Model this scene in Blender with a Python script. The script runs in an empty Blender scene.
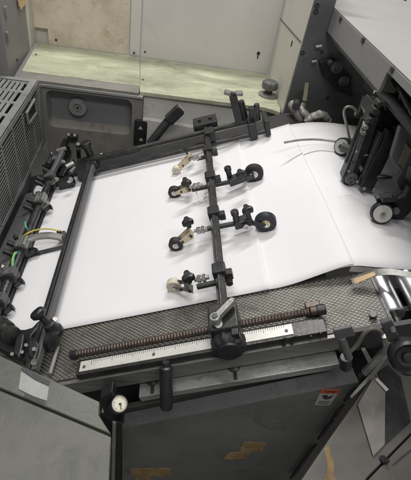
import bpy, bmesh, math, random
from math import sin, cos, radians, pi, sqrt
from mathutils import Vector, Matrix, noise
random.seed(7)
scene = bpy.context.scene
col = scene.collection
V = Vector
# ------------------------------------------------------------------ camera model
F, PITCH, ROLL, YAW = 429.4, radians(40.57), radians(11.12), radians(9.776)
FW = V((sin(YAW)*cos(PITCH), cos(YAW)*cos(PITCH), -sin(PITCH)))
_rt = V((cos(YAW), -sin(YAW), 0)); _up = _rt.cross(FW)
RT = cos(ROLL)*_rt + sin(ROLL)*_up
UP = -sin(ROLL)*_rt + cos(ROLL)*_up
OFF = V((0, 0, 1.75))            # camera stands 1.75 m above the shop floor
TA = radians(22)                 # slope of the feed board
N = V((-sin(TA), 0, cos(TA))); U = V((cos(TA), 0, sin(TA))); W = V((0, 1, 0))
H = .58
X3, Y3, Z3 = V((1, 0, 0)), V((0, 1, 0)), V((0, 0, 1))

def ray(x, y): return FW + RT*((x-205.5)/F) - UP*((y-240)/F)
def hit(x, y, n, d):
    v = ray(x, y); return v*(d/v.dot(n))
def pt(x, y, w=0.0): return hit(x, y, N, -H+w)        # a point w metres above the sloping board
def py(x, y, d): return hit(x, y, Y3, d)
def pxx(x, y, d): return hit(x, y, X3, d)
def pz(x, y, d): return hit(x, y, Z3, d)
def T(u, v, w=0.0): return U*u + W*v + N*(w-H)
def mpx(P, n): return n*P.dot(FW)/F                    # n photo pixels in metres at P

# ------------------------------------------------------------------ mesh builder
class MB:
    def __init__(s): s.bm = bmesh.new()
    def poly(s, pts, ext):
        ext = V(ext)
        a = [s.bm.verts.new(p) for p in pts]; b = [s.bm.verts.new(V(p)+ext) for p in pts]
        n = len(pts)
        s.bm.faces.new(a); s.bm.faces.new(b[::-1])
        for i in range(n): s.bm.faces.new((a[i], b[i], b[(i+1) % n], a[(i+1) % n]))
        return s
    def box(s, c, hx, hy, hz, ax=X3, ay=Y3, az=Z3):
        c = V(c); p = [c+ax*i*hx+ay*j*hy-az*hz for i, j in ((-1,-1),(1,-1),(1,1),(-1,1))]
        return s.poly(p, az*2*hz)
    def bar(s, a, b, w, h, up=N):
        a, b = V(a), V(b); d = (b-a); l = d.length; d.normalize()
        sd = d.cross(up).normalized(); u2 = sd.cross(d).normalized()
        return s.box((a+b)/2, l/2, w/2, h/2, d, sd, u2)
    def ring(s, c, r, d, seg, e1):
        e2 = d.cross(e1)
        return [s.bm.verts.new(c+e1*r*cos(2*pi*i/seg)+e2*r*sin(2*pi*i/seg)) for i in range(seg)]
    def lathe(s, o, axis, prof, seg=28, cap=True):
        o = V(o); d = V(axis).normalized()
        e1 = d.orthogonal().normalized()
        rs = [s.ring(o+d*z, max(r, 1e-5), d, seg, e1) for r, z in prof]
        for a, b in zip(rs, rs[1:]):
            for i in range(seg): s.bm.faces.new((a[i], a[(i+1) % seg], b[(i+1) % seg], b[i]))
        if cap: s.bm.faces.new(rs[0][::-1]); s.bm.faces.new(rs[-1])
        return s
    def cyl(s, a, b, r, seg=24, r2=None):
        a, b = V(a), V(b); d = b-a; l = d.length; c = min(r*.12, l*.2)
        r2 = r if r2 is None else r2
        return s.lathe(a, d, [(r-c, 0), (r, c), (r2, l-c), (r2-c, l)], seg)
    def tube(s, pts, r, seg=12, smooth=6):
        pts = [V(p) for p in pts]
        if smooth and len(pts) > 2:
            q = [pts[0]*2-pts[1]]+pts+[pts[-1]*2-pts[-2]]; out = []
            for i in range(1, len(q)-2):
                for k in range(smooth):
                    t = k/smooth; a, b, c, d = q[i-1], q[i], q[i+1], q[i+2]
                    out.append(.5*((2*b)+(c-a)*t+(2*a-5*b+4*c-d)*t*t+(3*b-a-3*c+d)*t**3))
            pts = out+[pts[-1]]
        e = None; rs = []
        for i, p in enumerate(pts):
            d = (pts[min(i+1, len(pts)-1)]-pts[max(i-1, 0)]).normalized()
            e = d.orthogonal().normalized() if e is None else (e-d*e.dot(d)).normalized()
            rs.append(s.ring(p, r, d, seg, e))
        for a, b in zip(rs, rs[1:]):
            for i in range(seg): s.bm.faces.new((a[i], a[(i+1) % seg], b[(i+1) % seg], b[i]))
        s.bm.faces.new(rs[0][::-1]); s.bm.faces.new(rs[-1])
        return s
    def lobed(s, o, axis, r, h, lobes=3, depth=.25, seg=48):
        o = V(o); d = V(axis).normalized(); e1 = d.orthogonal().normalized(); e2 = d.cross(e1)
        rs = []
        for f, z in ((.55, 0), (.95, h*.12), (1, h*.5), (.95, h*.86), (.8, h)):
            rs.append([s.bm.verts.new(o+d*z+(e1*cos(2*pi*i/seg)+e2*sin(2*pi*i/seg))*r*f*(1-depth*.5*(1+cos(lobes*2*pi*i/seg)))) for i in range(seg)])
        for a, b in zip(rs, rs[1:]):
            for i in range(seg): s.bm.faces.new((a[i], a[(i+1) % seg], b[(i+1) % seg], b[i]))
        s.bm.faces.new(rs[0][::-1]); s.bm.faces.new(rs[-1])
        return s
    def grid(s, f, nu, nv):
        g = [[s.bm.verts.new(f(i/nu, j/nv)) for j in range(nv+1)] for i in range(nu+1)]
        for i in range(nu):
            for j in range(nv): s.bm.faces.new((g[i][j], g[i+1][j], g[i+1][j+1], g[i][j+1]))
        return s
    def build(s, name, mat, parent=None, bevel=0.0, sharp=35, solid=0):
        bm = s.bm
        bmesh.ops.recalc_face_normals(bm, faces=bm.faces)
        if parent is None:
            lo = V([min(v.co[k] for v in bm.verts) for k in range(3)]); hi = V([max(v.co[k] for v in bm.verts) for k in range(3)])
            org = V(((lo.x+hi.x)/2, (lo.y+hi.y)/2, lo.z)); loc = org+OFF
        else:
            org = V(parent['_o']); loc = V((0, 0, 0)); 
        me = bpy.data.meshes.new(name)
        for v in bm.verts: v.co -= org
        bm.to_mesh(me); bm.free()
        me.materials.append(mat)
        for p in me.polygons: p.use_smooth = True
        me.set_sharp_from_angle(angle=radians(sharp))
        o = bpy.data.objects.new(name, me); col.objects.link(o)
        o.parent = parent; o.location = loc; o['_o'] = list(org)
        if solid:
            m = o.modifiers.new('thick', 'SOLIDIFY'); m.thickness = solid; m.offset = -1
        if bevel:
            m = o.modifiers.new('bevel', 'BEVEL'); m.width = bevel; m.segments = 2; m.limit_method = 'ANGLE'; m.angle_limit = radians(40)
            m.harden_normals = True
        return o

def tag(o, label=None, cat=None, group=None, kind=None):
    if label: o['label'] = label
    if cat: o['category'] = cat
    if group: o['group'] = group
    if kind: o['kind'] = kind
    return o
def thing(name, org, label, cat, group=None):
    o = bpy.data.objects.new(name, None); col.objects.link(o)
    o.empty_display_size = .02; o.location = V(org)+OFF; o['_o'] = list(V(org))
    return tag(o, label, cat, group)

# ------------------------------------------------------------------ materials
def mat(name, base, rough=.5, metal=0.0, var=.25, scale=12, bump=.15, dirt=0.0, dirtcol=(.05,.045,.035), streak=None, fine=180, spec=.5, scratch=0.0):
    m = bpy.data.materials.new(name); m.use_nodes = True
    nt = m.node_tree; nd = nt.nodes; lk = nt.links; bs = nd['Principled BSDF']
    tc = nd.new('ShaderNodeNewGeometry'); mp = nd.new('ShaderNodeMapping')
    lk.new(tc.outputs['Position'], mp.inputs['Vector'])
    if streak: mp.inputs['Scale'].default_value = streak
    n1 = nd.new('ShaderNodeTexNoise'); n1.inputs['Scale'].default_value = scale; n1.inputs['Detail'].default_value = 8; n1.inputs['Roughness'].default_value = .65
    lk.new(mp.outputs[0], n1.inputs['Vector'])
    mx = nd.new('ShaderNodeMix'); mx.data_type = 'RGBA'
    a = [max(0, c*(1-var)) for c in base]; b = [min(1, c*(1+var)) for c in base]
    mx.inputs[6].default_value = (*a, 1); mx.inputs[7].default_value = (*b, 1)
    rp = nd.new('ShaderNodeMapRange'); rp.inputs[1].default_value = .3; rp.inputs[2].default_value = .7
    lk.new(n1.outputs[0], rp.inputs[0]); lk.new(rp.outputs[0], mx.inputs[0])
    out = mx.outputs[2]
    if dirt:
        n2 = nd.new('ShaderNodeTexNoise'); n2.inputs['Scale'].default_value = scale*2.3; n2.inputs['Detail'].default_value = 12; n2.inputs['Roughness'].default_value = .75
        n2.inputs['Distortion'].default_value = .6
        lk.new(mp.outputs[0], n2.inputs['Vector'])
        r2 = nd.new('ShaderNodeMapRange'); r2.inputs[1].default_value = .62-dirt*.25; r2.inputs[2].default_value = .78-dirt*.2; r2.inputs[4].default_value = .85
        lk.new(n2.outputs[0], r2.inputs[0])
        m2 = nd.new('ShaderNodeMix'); m2.data_type = 'RGBA'; m2.inputs[7].default_value = (*dirtcol, 1)
        lk.new(r2.outputs[0], m2.inputs[0]); lk.new(out, m2.inputs[6]); out = m2.outputs[2]
    if scratch:
        for k, (rot, sc) in enumerate((((.3,.5,.9), (1,14,14)), ((1.1,-.4,.2), (16,1,16)))):
            mp2 = nd.new('ShaderNodeMapping'); mp2.inputs['Rotation'].default_value = rot; mp2.inputs['Scale'].default_value = sc
            lk.new(tc.outputs['Position'], mp2.inputs['Vector'])
            n4 = nd.new('ShaderNodeTexNoise'); n4.inputs['Scale'].default_value = 13+7*k; n4.inputs['Detail'].default_value = 3; n4.inputs['Distortion'].default_value = .3
            lk.new(mp2.outputs[0], n4.inputs['Vector'])
            r4 = nd.new('ShaderNodeMapRange'); r4.inputs[1].default_value = .67; r4.inputs[2].default_value = .74; r4.inputs[4].default_value = scratch
            lk.new(n4.outputs[0], r4.inputs[0])
            m4 = nd.new('ShaderNodeMix'); m4.data_type = 'RGBA'; m4.inputs[7].default_value = (*[min(1, c*1.9+.03) for c in base], 1)
            lk.new(r4.outputs[0], m4.inputs[0]); lk.new(out, m4.inputs[6]); out = m4.outputs[2]
    lk.new(out, bs.inputs['Base Color'])
    n3 = nd.new('ShaderNodeTexNoise'); n3.inputs['Scale'].default_value = fine; n3.inputs['Detail'].default_value = 4
    lk.new(tc.outputs['Position'], n3.inputs['Vector'])
    rr = nd.new('ShaderNodeMapRange'); rr.inputs[3].default_value = max(.03, rough-.12); rr.inputs[4].default_value = min(1, rough+.12)
    lk.new(n1.outputs[0], rr.inputs[0]); lk.new(rr.outputs[0], bs.inputs['Roughness'])
    if bump:
        bp = nd.new('ShaderNodeBump'); bp.inputs['Strength'].default_value = bump; bp.inputs['Distance'].default_value = .002
        lk.new(n3.outputs[0], bp.inputs['Height']); lk.new(bp.outputs[0], bs.inputs['Normal'])
    bs.inputs['Metallic'].default_value = metal
    bs.inputs['Specular IOR Level'].default_value = spec
    return m
M = {}
M['paper'] = mat('paper', (.77,.765,.785), .75, 0, .025, 4, .15, spec=.25, fine=500)
M['paper_edge'] = mat('paper_edge', (.5,.48,.46), .8, 0, .2, 30, .1)
M['black'] = mat('black_plastic', (.018,.018,.02), .38, 0, .35, 40, .15, .2, (.05,.048,.044), scratch=.15)
M['blackmetal'] = mat('black_oxide_steel', (.05,.05,.05), .36, .5, .4, 30, .2, .25, (.13,.125,.115), scratch=.35)
M['rubber'] = mat('black_rubber', (.02,.02,.022), .6, 0, .4, 50, .3, .25, (.06,.058,.054))
M['bluerubber'] = mat('blue_black_rubber', (.02,.024,.036), .5, 0, .3, 50, .2)
M['charcoal'] = mat('charcoal_board', (.035,.035,.036), .5, .1, .3, 10, .3, .2, (.07,.068,.065))
M['darkgrey'] = mat('dark_grey_paint', (.09,.093,.095), .45, 0, .2, 6, .1, .3, (.035,.035,.035), scratch=.3)
M['frame'] = mat('cast_frame_paint', (.19,.182,.165), .45, 0, .18, 6, .12, .35, (.09,.075,.06), scratch=.25)
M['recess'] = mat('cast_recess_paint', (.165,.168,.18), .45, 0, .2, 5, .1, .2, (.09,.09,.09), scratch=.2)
M['panelgrey'] = mat('light_grey_panel', (.50,.495,.465), .5, 0, .12, 5, .08, .3, (.16,.15,.12))
M['beige'] = mat('dirty_beige_panel', (.61,.55,.45), .55, 0, .12, 8, .08, .5, (.42,.34,.24), scratch=.15)
M['pink'] = mat('warm_white_panel', (.60,.578,.56), .5, 0, .05, 4, .05, .2, (.47,.44,.39), scratch=.1)
M['guard'] = mat('cream_guard_panel', (.58,.56,.50), .5, 0, .06, 4, .05, .15, (.42,.38,.3))
M['shelf'] = mat('green_stained_shelf', (.45,.47,.34), .5, 0, .28, 3, .1, .75, (.23,.235,.165), streak=(.9,2.2,1), scratch=.15)
M['vent'] = mat('grey_vent_paint', (.215,.22,.22), .45, 0, .15, 8, .1, .35, (.10,.09,.08), scratch=.3)
M['post'] = mat('grey_post_paint', (.20,.20,.20), .5, 0, .12, 5, .08, .3, (.13,.12,.11), streak=(1,1,.4))
M['beam_side'] = mat('shaded_beam_side_paint', (.24,.24,.238), .45, 0, .12, 4, .05, .15, (.15,.15,.15), scratch=.15)  # darker tone carries the shade on the beam's left face
M['beam_top'] = mat('lit_beam_top_paint', (.37,.365,.35), .5, 0, .06, 3, .05, .1, (.42,.41,.38), scratch=.12)  # lighter tone carries the overhead light on the beam top
M['steel'] = mat('bright_steel', (.55,.55,.55), .28, 1, .15, 20, .1)
M['chrome'] = mat('satin_chrome_roller', (.72,.72,.73), .34, 1, .1, 8, .05, .15, (.4,.4,.4), streak=(1,.15,1))
M['brass'] = mat('pale_nickel_brass', (.62,.54,.38), .4, .6, .2, 40, .2, .3, (.3,.25,.17))
M['cream'] = mat('cream_nylon', (.62,.58,.46), .55, 0, .15, 40, .1, .2, (.35,.3,.2))
M['barsteel'] = mat('brushed_rail_steel', (.21,.21,.20), .42, .5, .3, 8, .15, .4, (.09,.09,.085), streak=(.3,4,4), scratch=.3)
M['slotbar'] = mat('worn_slot_bar_steel', (.36,.365,.355), .42, .5, .25, 8, .15, .4, (.15,.15,.14), streak=(.3,4,4), scratch=.4)
M['aludull'] = mat('dull_cast_aluminium', (.34,.34,.32), .45, .6, .2, 20, .2, .3, (.12,.12,.11))
M['mesh'] = mat('embossed_mesh_steel', (.30,.29,.26), .5, .35, .4, 14, .3, .5, (.09,.085,.075))
M['meshdark'] = mat('dark_mesh_plate', (.085,.082,.074), .45, .4, .3, 20, .3)
M['screw'] = mat('oily_brown_screw', (.085,.065,.055), .38, .6, .35, 40, .2)
M['ruler'] = mat('white_rule', (.62,.62,.58), .35, .15, .08, 20, .05, .3, (.35,.34,.3))
M['ink'] = mat('black_print', (.03,.03,.03), .5, 0, .2, 40, 0)
M['door'] = mat('dark_door_paint', (.12,.122,.116), .38, 0, .28, 4, .08, .4, (.07,.07,.065), scratch=.3)
M['deck'] = mat('grey_green_cover_paint', (.10,.103,.087), .40, 0, .28, 5, .1, .6, (.05,.052,.043), scratch=.15)
M['deckr'] = mat('grey_cover_paint', (.105,.10,.092), .42, 0, .2, 6, .08, .35, (.07,.065,.056), scratch=.12)
M['tape'] = mat('silver_tape', (.25,.26,.245), .45, .2, .3, 14, .12, .4, (.25,.25,.23))
M['flap'] = mat('pale_bent_sheet', (.21,.197,.187), .35, .2, .15, 12, .1, .35, (.14,.13,.12), scratch=.08)
M['wood'] = mat('yellow_torn_tape', (.25,.17,.075), .6, 0, .35, 25, .5, .5, (.12,.08,.045))
M['tan'] = mat('tan_strap', (.58,.43,.24), .6, 0, .2, 30, .2, .3, (.35,.22,.1))
M['red'] = mat('red_label_print', (.45,.09,.05), .6, 0, .2, 30, 0)
M['label'] = mat('grey_label', (.33,.34,.31), .5, 0, .1, 30, .05)
M['dial'] = mat('cream_dial', (.75,.74,.6), .35, 0, .04, 30, 0)
M['void'] = mat('dark_casting_and_void_shade', (.012,.012,.012), .6, 0, .4, 20, .4, .2, (.03,.03,.028))  # near-black for oily castings and for shade painted into gaps and openings
M['yellow'] = mat('yellow_wire', (.55,.45,.05), .45, 0, .1, 30, 0)
M['green'] = mat('green_wire', (.10,.50,.25), .45, 0, .1, 30, 0)
M['hose'] = mat('grey_hose', (.16,.15,.13), .5, 0, .2, 20, .1)
M['foil'] = mat('crumpled_grey_bag', (.32,.31,.28), .4, .3, .25, 30, .6)
M['olive'] = mat('olive_strip', (.20,.19,.13), .4, .2, .1, 20, .1)
M['floor'] = mat('shop_floor', (.10,.10,.095), .6, 0, .2, 3, .2, .4)

#@@SETTING
# ------------------------------------------------------------------ setting
def nolabel_structure(o): o['kind'] = 'structure'; return o
nolabel_structure(MB().box((0, 1, -1.78), 3, 3, .03).build('floor', M['floor']))

# ---- back wall panels (machine housing behind the shelf), plane Y = 1.51
YB, ZS, YF = 1.51, -.516, 1.22
def ppoly(mb, pts, ext): return mb.poly(pts, ext)
ZT = -.16
t = thing('wall_panel', (-.26, YB, ZS), 'dirty beige housing panel left of the white seam strip, with a small square notch low down', 'panel')
mb = MB(); xl, xr = -.44, -.119
nx0, nx1 = py(34.5,27.5,YB).x, py(47.5,28,YB).x
nz0, nz1 = ZS+.002, py(40,28,YB).z
mb.poly([V((xl,YB,ZS)), V((nx0,YB,ZS)), V((nx0,YB,nz1)), V((nx1,YB,nz1)), V((nx1,YB,ZS)), V((xr,YB,ZS)), V((xr,YB,ZT)), V((xl,YB,ZT))], (0,.012,0))
mb.build('sheet_metal', M['beige'], t, .001)
MB().box(((nx0+nx1)/2, YB+.03, (ZS+nz1)/2), .03, .012, .03).build('notch_back', M['guard'], t)
for q in ((56,40,.0035),):
    MB().cyl(py(q[0],q[1],YB-.003), py(q[0],q[1],YB)+V((0,.004,0)), q[2], 12).build('screw', M['black'], t)
t = thing('seam_strip', (-.1, YB-.01, ZS), 'narrow pale vertical cover strip between the two back housing panels', 'trim')
MB().box((-.100, YB-.004, (ZS+.006+ZT)/2), .0165, .005, (ZT-ZS-.006)/2).build('strip', M['pink'], t, .002)
MB().cyl(py(134,53,YB-.014), py(134,53,YB-.009), .0035, 12).build('screw', M['black'], t)
t = thing('wall_panel', (.14, YB, ZS), 'smooth pinkish white housing panel above the green shelf, dark keyhole at lower right', 'panel')
MB().poly([V((-.082,YB,ZS)), V((.361,YB,ZS)), V((.361,YB,ZT)), V((-.082,YB,ZT))], (0,.012,0)).build('sheet_metal', M['pink'], t, .001)
mb = MB(); P = py(258.5,53.5,YB-.0015); mb.cyl(P, P+V((0,.003,0)), .006, 16); mb.box(P+V((0,.001,-.009)), .002, .0012, .008); mb.build('keyhole', M['ink'], t)
for x,y in ((145,52),(145.5,60)):
    P = py(x,y,YB-.002); 
    if P.z > ZS+.01: MB().cyl(P, P+V((0,.004,0)), .003, 12).build('screw', M['black'], t)
# guard door on the right: plane X = .362
XG = .362
t = thing('guard_panel', (XG, 1.35, ZS), 'cream guard panel standing at right angles to the back housing beside the star knob', 'panel')
mb = MB(); A = pxx(279,17,XG); B = pxx(301,42,XG)
mb.poly([V((XG,1.187,ZS-.01)), V((XG,1.505,ZS+.006)), V((XG,1.505,ZT+.12)), V((XG,1.187,ZT+.12))], (.012,0,0))
mb.build('sheet_metal', M['guard'], t, .001)
mb = MB(); mb.bar(A+V((-.0008,0,0))+(A-B)*.5, B+V((-.0008,0,0)), .0016, .0025, Z3); mb.build('seam', M['darkgrey'], t)
P = pxx(292,43.5,XG); MB().box(P+V((-.001,0,0)), .001, .003, .007).build('slot', M['ink'], t)

# ---- shelf
t = thing('work_shelf', (0, 1.36, ZS), 'stained pale green shelf running along the back of the machine', 'shelf')
xj = -.064
YG = pz(90,79.5,ZS).y
mb = MB(); mb.poly([V((-.402,YG,ZS)), V((xj-.001,YG,ZS)), V((xj-.001-.018,YB-.001,ZS)), V((-.418,YB-.001,ZS))], (0,0,-.012)); mb.build('plate', M['shelf'], t, .0015)
mb = MB(); mb.poly([V((xj+.001,YF+.004,ZS)), V((.31,YF+.002,ZS)), V((.355,1.20,ZS)), V((XG-.001,1.24,ZS)), V((XG-.001,YB-.001,ZS)), V((xj+.001-.018,YB-.001,ZS))], (0,0,-.012)); mb.build('plate', M['shelf'], t, .0015)
MB().poly([V((-.400,YF-.004,ZS-.001)), V((xj-.001,YF-.004,ZS-.001)), V((xj-.001,YG-.001,ZS-.001)), V((-.400,YG-.001,ZS-.001))], (0,0,-.010)).build('front_strip', M['frame'], t, .0015)
for x,y in ((143,80),(36,55)):
    P = pz(x,y,ZS); MB().cyl(P, P+V((0,0,.003)), .003, 12).build('screw', M['darkgrey'], t)
# ---- cast side frame with recess
t = thing('side_frame', (0, YF, -.9), 'grey cast side frame with a rounded recess and a round bearing boss', 'machine frame')
def rrect(x0, x1, z0, z1, r, n=6):
    o = []
    for cx, cz, a in ((x1-r, z0+r, -90), (x1-r, z1-r, 0), (x0+r, z1-r, 90), (x0+r, z0+r, 180)):
        for i in range(n+1):
            an = radians(a+90*i/n); o.append((cx+r*cos(an), cz+r*sin(an)))
    return o
rx0, rx1 = py(46,100,YF).x, py(132,110,YF).x
rz1, rz0 = py(90,95,YF).z, py(90,131,YF).z
xe = -.052
mb = MB()
outer = [(-.338,-1.0),(xe,-1.0),(xe,ZS-.014),(-.338,ZS-.014)]
# front plate as ring between outer rect and recess outline
rr = rrect(rx0, rx1, rz0, rz1, .02)
bm = mb.bm
def ringmesh(y0, y1):
    n = len(rr)
    corners = [(xe,-1.0),(xe,ZS-.014),(-.338,ZS-.014),(-.338,-1.0)]
    ov = []
    for i,(x,z) in enumerate(rr):
        c = corners[i//7]; ov.append(c)
    a = [bm.verts.new((x,y0,z)) for x,z in rr]
    cv = [bm.verts.new((x,y0,z)) for x,z in corners]
    for k in range(4):
        for i in range(6): bm.faces.new((a[k*7+i], a[k*7+i+1], cv[k]))
        j = (k*7+6); bm.faces.new((a[j], a[(j+1)%n], cv[(k+1)%4], cv[k]))
    # slanted recess walls
    b = [bm.verts.new((rx0+(x-rx0)*(1-.0)+ (.006 if x<(rx0+rx1)/2 else -.006), y1, z+(.012 if z<(rz0+rz1)/2 else -.004))) for x,z in rr]
    for i in range(n): bm.faces.new((a[i], a[(i+1)%n], b[(i+1)%n], b[i]))
    # outer walls to the back
    dv = [bm.verts.new((x,y0+.09,z)) for x,z in corners]
    for k in range(4): bm.faces.new((cv[k], cv[(k+1)%4], dv[(k+1)%4], dv[k]))
ringmesh(YF, YF+.035)
mb.build('frame_casting', M['frame'], t)
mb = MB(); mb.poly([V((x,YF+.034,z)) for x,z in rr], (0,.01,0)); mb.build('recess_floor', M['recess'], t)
mb = MB(); mb.box(((-.34+xe)/2, YF-.001, ZS-.014), (xe+.34)/2, .006, .004); mb.build('front_lip', M['slotbar'], t, .001)
P = py(77.5,108,YF+.02); P = V((P.x, YF+.035, P.z)); r = mpx(P, 8.2)
mb = MB(); mb.lathe(P, (0,-1,0), [(r*1.15,0),(r*1.1,.010),(r,.016),(r*.55,.017),(r*.5,.013),(r*.42,.013)], 40); bo = mb.build('bearing_boss', M['vent'], t)
mb = MB(); mb.lathe(P+V((0,-.0135,0)), (0,-1,0), [(r*.40,0),(r*.38,.004),(r*.25,.004),(r*.22,.001)], 28); mb.build('shaft_end', M['aludull'], bo)
mb = MB(); mb.lathe(P+V((0,-.0145,0)), (0,-1,0), [(r*.12,0),(r*.11,.004)], 16); mb.build('centre_screw', M['ink'], bo)
# rust stain plate corner
# right part of the frame: lighter panel with ledge
YR = YF+.012
t = thing('frame_panel', (.15, YR, -.9), 'lighter grey panel with a stepped ledge under the right half of the shelf', 'panel')
mb = MB(); mb.poly([V((-.051,YR,-1)), V((.40,YR,-1)), V((.40,YR,ZS-.014)), V((-.051,YR,ZS-.014))], (0,.02,0)); mb.build('panel_plate', M['panelgrey'], t, .001)
A = py(147,119,YR-.02); B = py(205,131,YR-.02)
mb = MB(); mb.poly([V((-.050,YR-.022,A.z-.12)), V((.25,YR-.022,A.z-.12)), V((.25,YR-.022,B.z)), V((-.050,YR-.022,A.z))], (0,.021,0)); mb.build('ledge', M['panelgrey'], t, .003)
# black switch plate
t = thing('button_plate', py(140,145,YF-.012), 'small black rounded plate with two pale arrow buttons on the side frame', 'switch')
c = [py(*q,YF-.012) for q in ((134.5,121),(145,121.5),(146,146),(135.5,146))]
xs = [p.x for p in c]; zs = [p.z for p in c]
mb = MB(); mb.poly([V((x,YF-.012,z)) for x,z in rrect(min(xs),max(xs),min(zs),max(zs),.008)], (0,.011,0)); mb.build('plate', M['black'], t, .001)
for x,y in ((140.5,128),(141,139.5)):
    P = py(x,y,YF-.0125); s = .007
    b = MB().poly([P+V((-s,0,-s*.6)), P+V((s,0,-s*.6)), P+V((s*.2,0,s*.7)), P+V((-s*.2,0,s*.7))], (0,-.002,0)).build('arrow_button', M['label'], t, .0005)

# ---- post at the far left
t = thing('machine_post', (-.42, 1.35, ZS), 'tall grey post left of the green shelf with a torn yellow scrap on top', 'post')
XP = -.421
mb = MB(); q = [pxx(18,66,XP), pxx(30,51,XP), pxx(23,-8,XP)]
ys0 = pxx(9.5,75,XP).y
mb.poly([V((XP,ys0,ZS-.02)), V((XP,q[1].y,ZS-.001)), V((XP,q[1].y,ZT+.1)), V((XP,ys0,ZT+.1))], (-.03,0,0)); mb.build('post_plate', M['post'], t, .002)
for x,y in ((5,12),(6.5,37)):
    P = pxx(x,y,XP); MB().box(P, .006, .006, .014).build('hinge', M['vent'], t, .002)
P = pxx(18,60,XP+.003); MB().cyl(P, P+V((-.006,0,0)), .004, 12).build('screw', M['ink'], t)
mb = MB(); mb.poly([pxx(17.5,-2,XP+.004), pxx(28,-2,XP+.004), pxx(26,3,XP+.004), pxx(22,6.5,XP+.004), pxx(20.5,10,XP+.004), pxx(18.5,6,XP+.004)], (.003,0,0)); mb.build('torn_scrap', M['tan'], t)
# strip between post and wall
t = thing('corner_strip', (-.40, 1.5, ZS), 'pale corner strip between grey post and beige panel', 'trim')
mb = MB(); mb.poly([V((-.4215,1.44,ZS)), V((-.4215,YB-.001,ZS)), V((-.4215,YB-.001,ZT+.05)), V((-.4215,1.44,ZT+.05))], (-.01,0,0)); mb.build('strip', M['pink'], t)
# dark machinery behind the post, left
t = thing('ink_unit', (-.62, 1.0, -1), 'dark oily machinery just visible at the left edge beside the grey post', 'machinery')
mb = MB(); mb.box((-.66,1.2,-.6), .06, .3, .35); mb.build('housing', M['void'], t)
random.seed(3)
for k in range(12):
    x = random.uniform(0,7); y = random.uniform(2,78); P = pxx(x,y,-.52); s = random.uniform(.006,.014)
    MB().cyl(P+V((-.1,0,0)), P+V((random.uniform(-.01,.02),0,random.uniform(-.01,.01))), s, 14).build('roller_end', M['darkgrey'] if k%3 else M['panelgrey'], t)

# ---- vented cover box on the left
t = thing('vented_cover', (-.42, .9, -.72), 'grey louvred cover box with slotted top and pull recess at the left', 'machine cover')
XV = -.341; ZV = -.517; ZB = -.704; Y1 = 1.215; Y0 = .70
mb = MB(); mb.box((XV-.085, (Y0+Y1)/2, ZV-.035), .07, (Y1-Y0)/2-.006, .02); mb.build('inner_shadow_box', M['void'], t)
# top plate: bars
def grille(name, o, e1, e2, n, L1, L2, rows, bar1, bar2, th, material, parent, border):
    """plate in plane e1,e2 with slots running along e1; rows = slot rows along e1, n = slots along e2"""
    mb = MB()
    nn = e1.cross(e2).normalized()
    b = border
    mb.box(o+e1*(b/2)+e2*(L2/2), b/2, L2/2, th/2, e1, e2, nn); mb.box(o+e1*(L1-b/2)+e2*(L2/2), b/2, L2/2, th/2, e1, e2, nn)
    mb.box(o+e1*(L1/2)+e2*(b/2), L1/2-b, b/2, th/2, e1, e2, nn); mb.box(o+e1*(L1/2)+e2*(L2-b/2), L1/2-b, b/2, th/2, e1, e2, nn)
    inner1, inner2 = L1-2*b, L2-2*b
    for i in range(1, rows): mb.box(o+e1*(b+inner1*i/rows)+e2*(L2/2), bar1/2, inner2/2, th/2, e1, e2, nn)
    for j in range(1, n): 
        for i in range(rows):
            l = inner1/rows-bar1
            mb.box(o+e1*(b+inner1*(i+.5)/rows)+e2*(b+inner2*j/n), l/2+.0005, bar2/2, th/2-.0006, e1, e2, nn)
    return mb.build(name, material, parent)
tp = grille('slotted_top', V((XV-.004,Y1,ZV)), V((0,-1,0)), V((-1,0,0)), 7, .52, .125, 7, .012, .009, .003, M['vent'], t, .018)
mb = MB(); mb.box((XV-.165, (Y0+Y1)/2, ZV-.008), .036, (Y1-Y0)/2, .007); mb.build('back_edge', M['vent'], t, .002)
MB().box((XV-.019,(Y0+Y1)/2,(ZV+ZB)/2-.004), .010, (Y1-Y0)/2-.008, (ZV-ZB)/2-.012).build('louvre_shade_backing', M['void'], t)  # near-black box paints the shade behind the slits
fc = grille('louvre_panel', V((XV,Y1-.005,ZB)), V((0,-1,0)), V((0,0,1)), 18, .52, ZV-ZB+.002, 6, .005, .0047, .0014, M['vent'], t, .013)
# recessed pull
P0 = [pxx(*q,XV+.004) for q in ((34,99),(36,112),(28,124),(26,113))]
mb = MB(); mb.poly([p for p in P0], (-.004,0,0)); pl = mb.build('pull_recess', M['void'], t)
for a,b in zip(P0, P0[1:]+P0[:1]):
    MB().bar(a+V((.002,0,0)), b+V((.002,0,0)), .004, .005, X3).build('recess_rim', M['vent'], pl)
# lower casting under louvre, right of dark gap
t = thing('inner_wall', (XV, .9, -.9), 'smooth dark grey casting below the louvred cover', 'machine frame')
mb = MB(); c = [pxx(*q, XV-.012) for q in ((32,172),(33,192),(24,222),(5,262),(-8,290),(-10,230))]
mb.poly([V((XV-.012,.62,ZB-.001)), V((XV-.012,c[0].y,ZB-.001)), V((XV-.012,c[0].y-.01,-.76)), V((XV-.012,.62,-.90))], (-.02,0,0)); mb.build('wall_casting', M['darkgrey'], t, .004)

#@@BOARD
# ------------------------------------------------------------------ feed board
t = thing('feed_board', T(-.1,.8,-.03), 'sloping charcoal feed board that carries the paper, with embossed mesh plate along its front', 'feed table')
mb = MB()
mb.poly([T(-.70,.492,-.003), T(.10,.492,-.003), T(.10,1.12,-.003), T(-.70,1.12,-.003)], N*-.02)
mb.build('board', M['charcoal'], t, .002)
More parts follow.
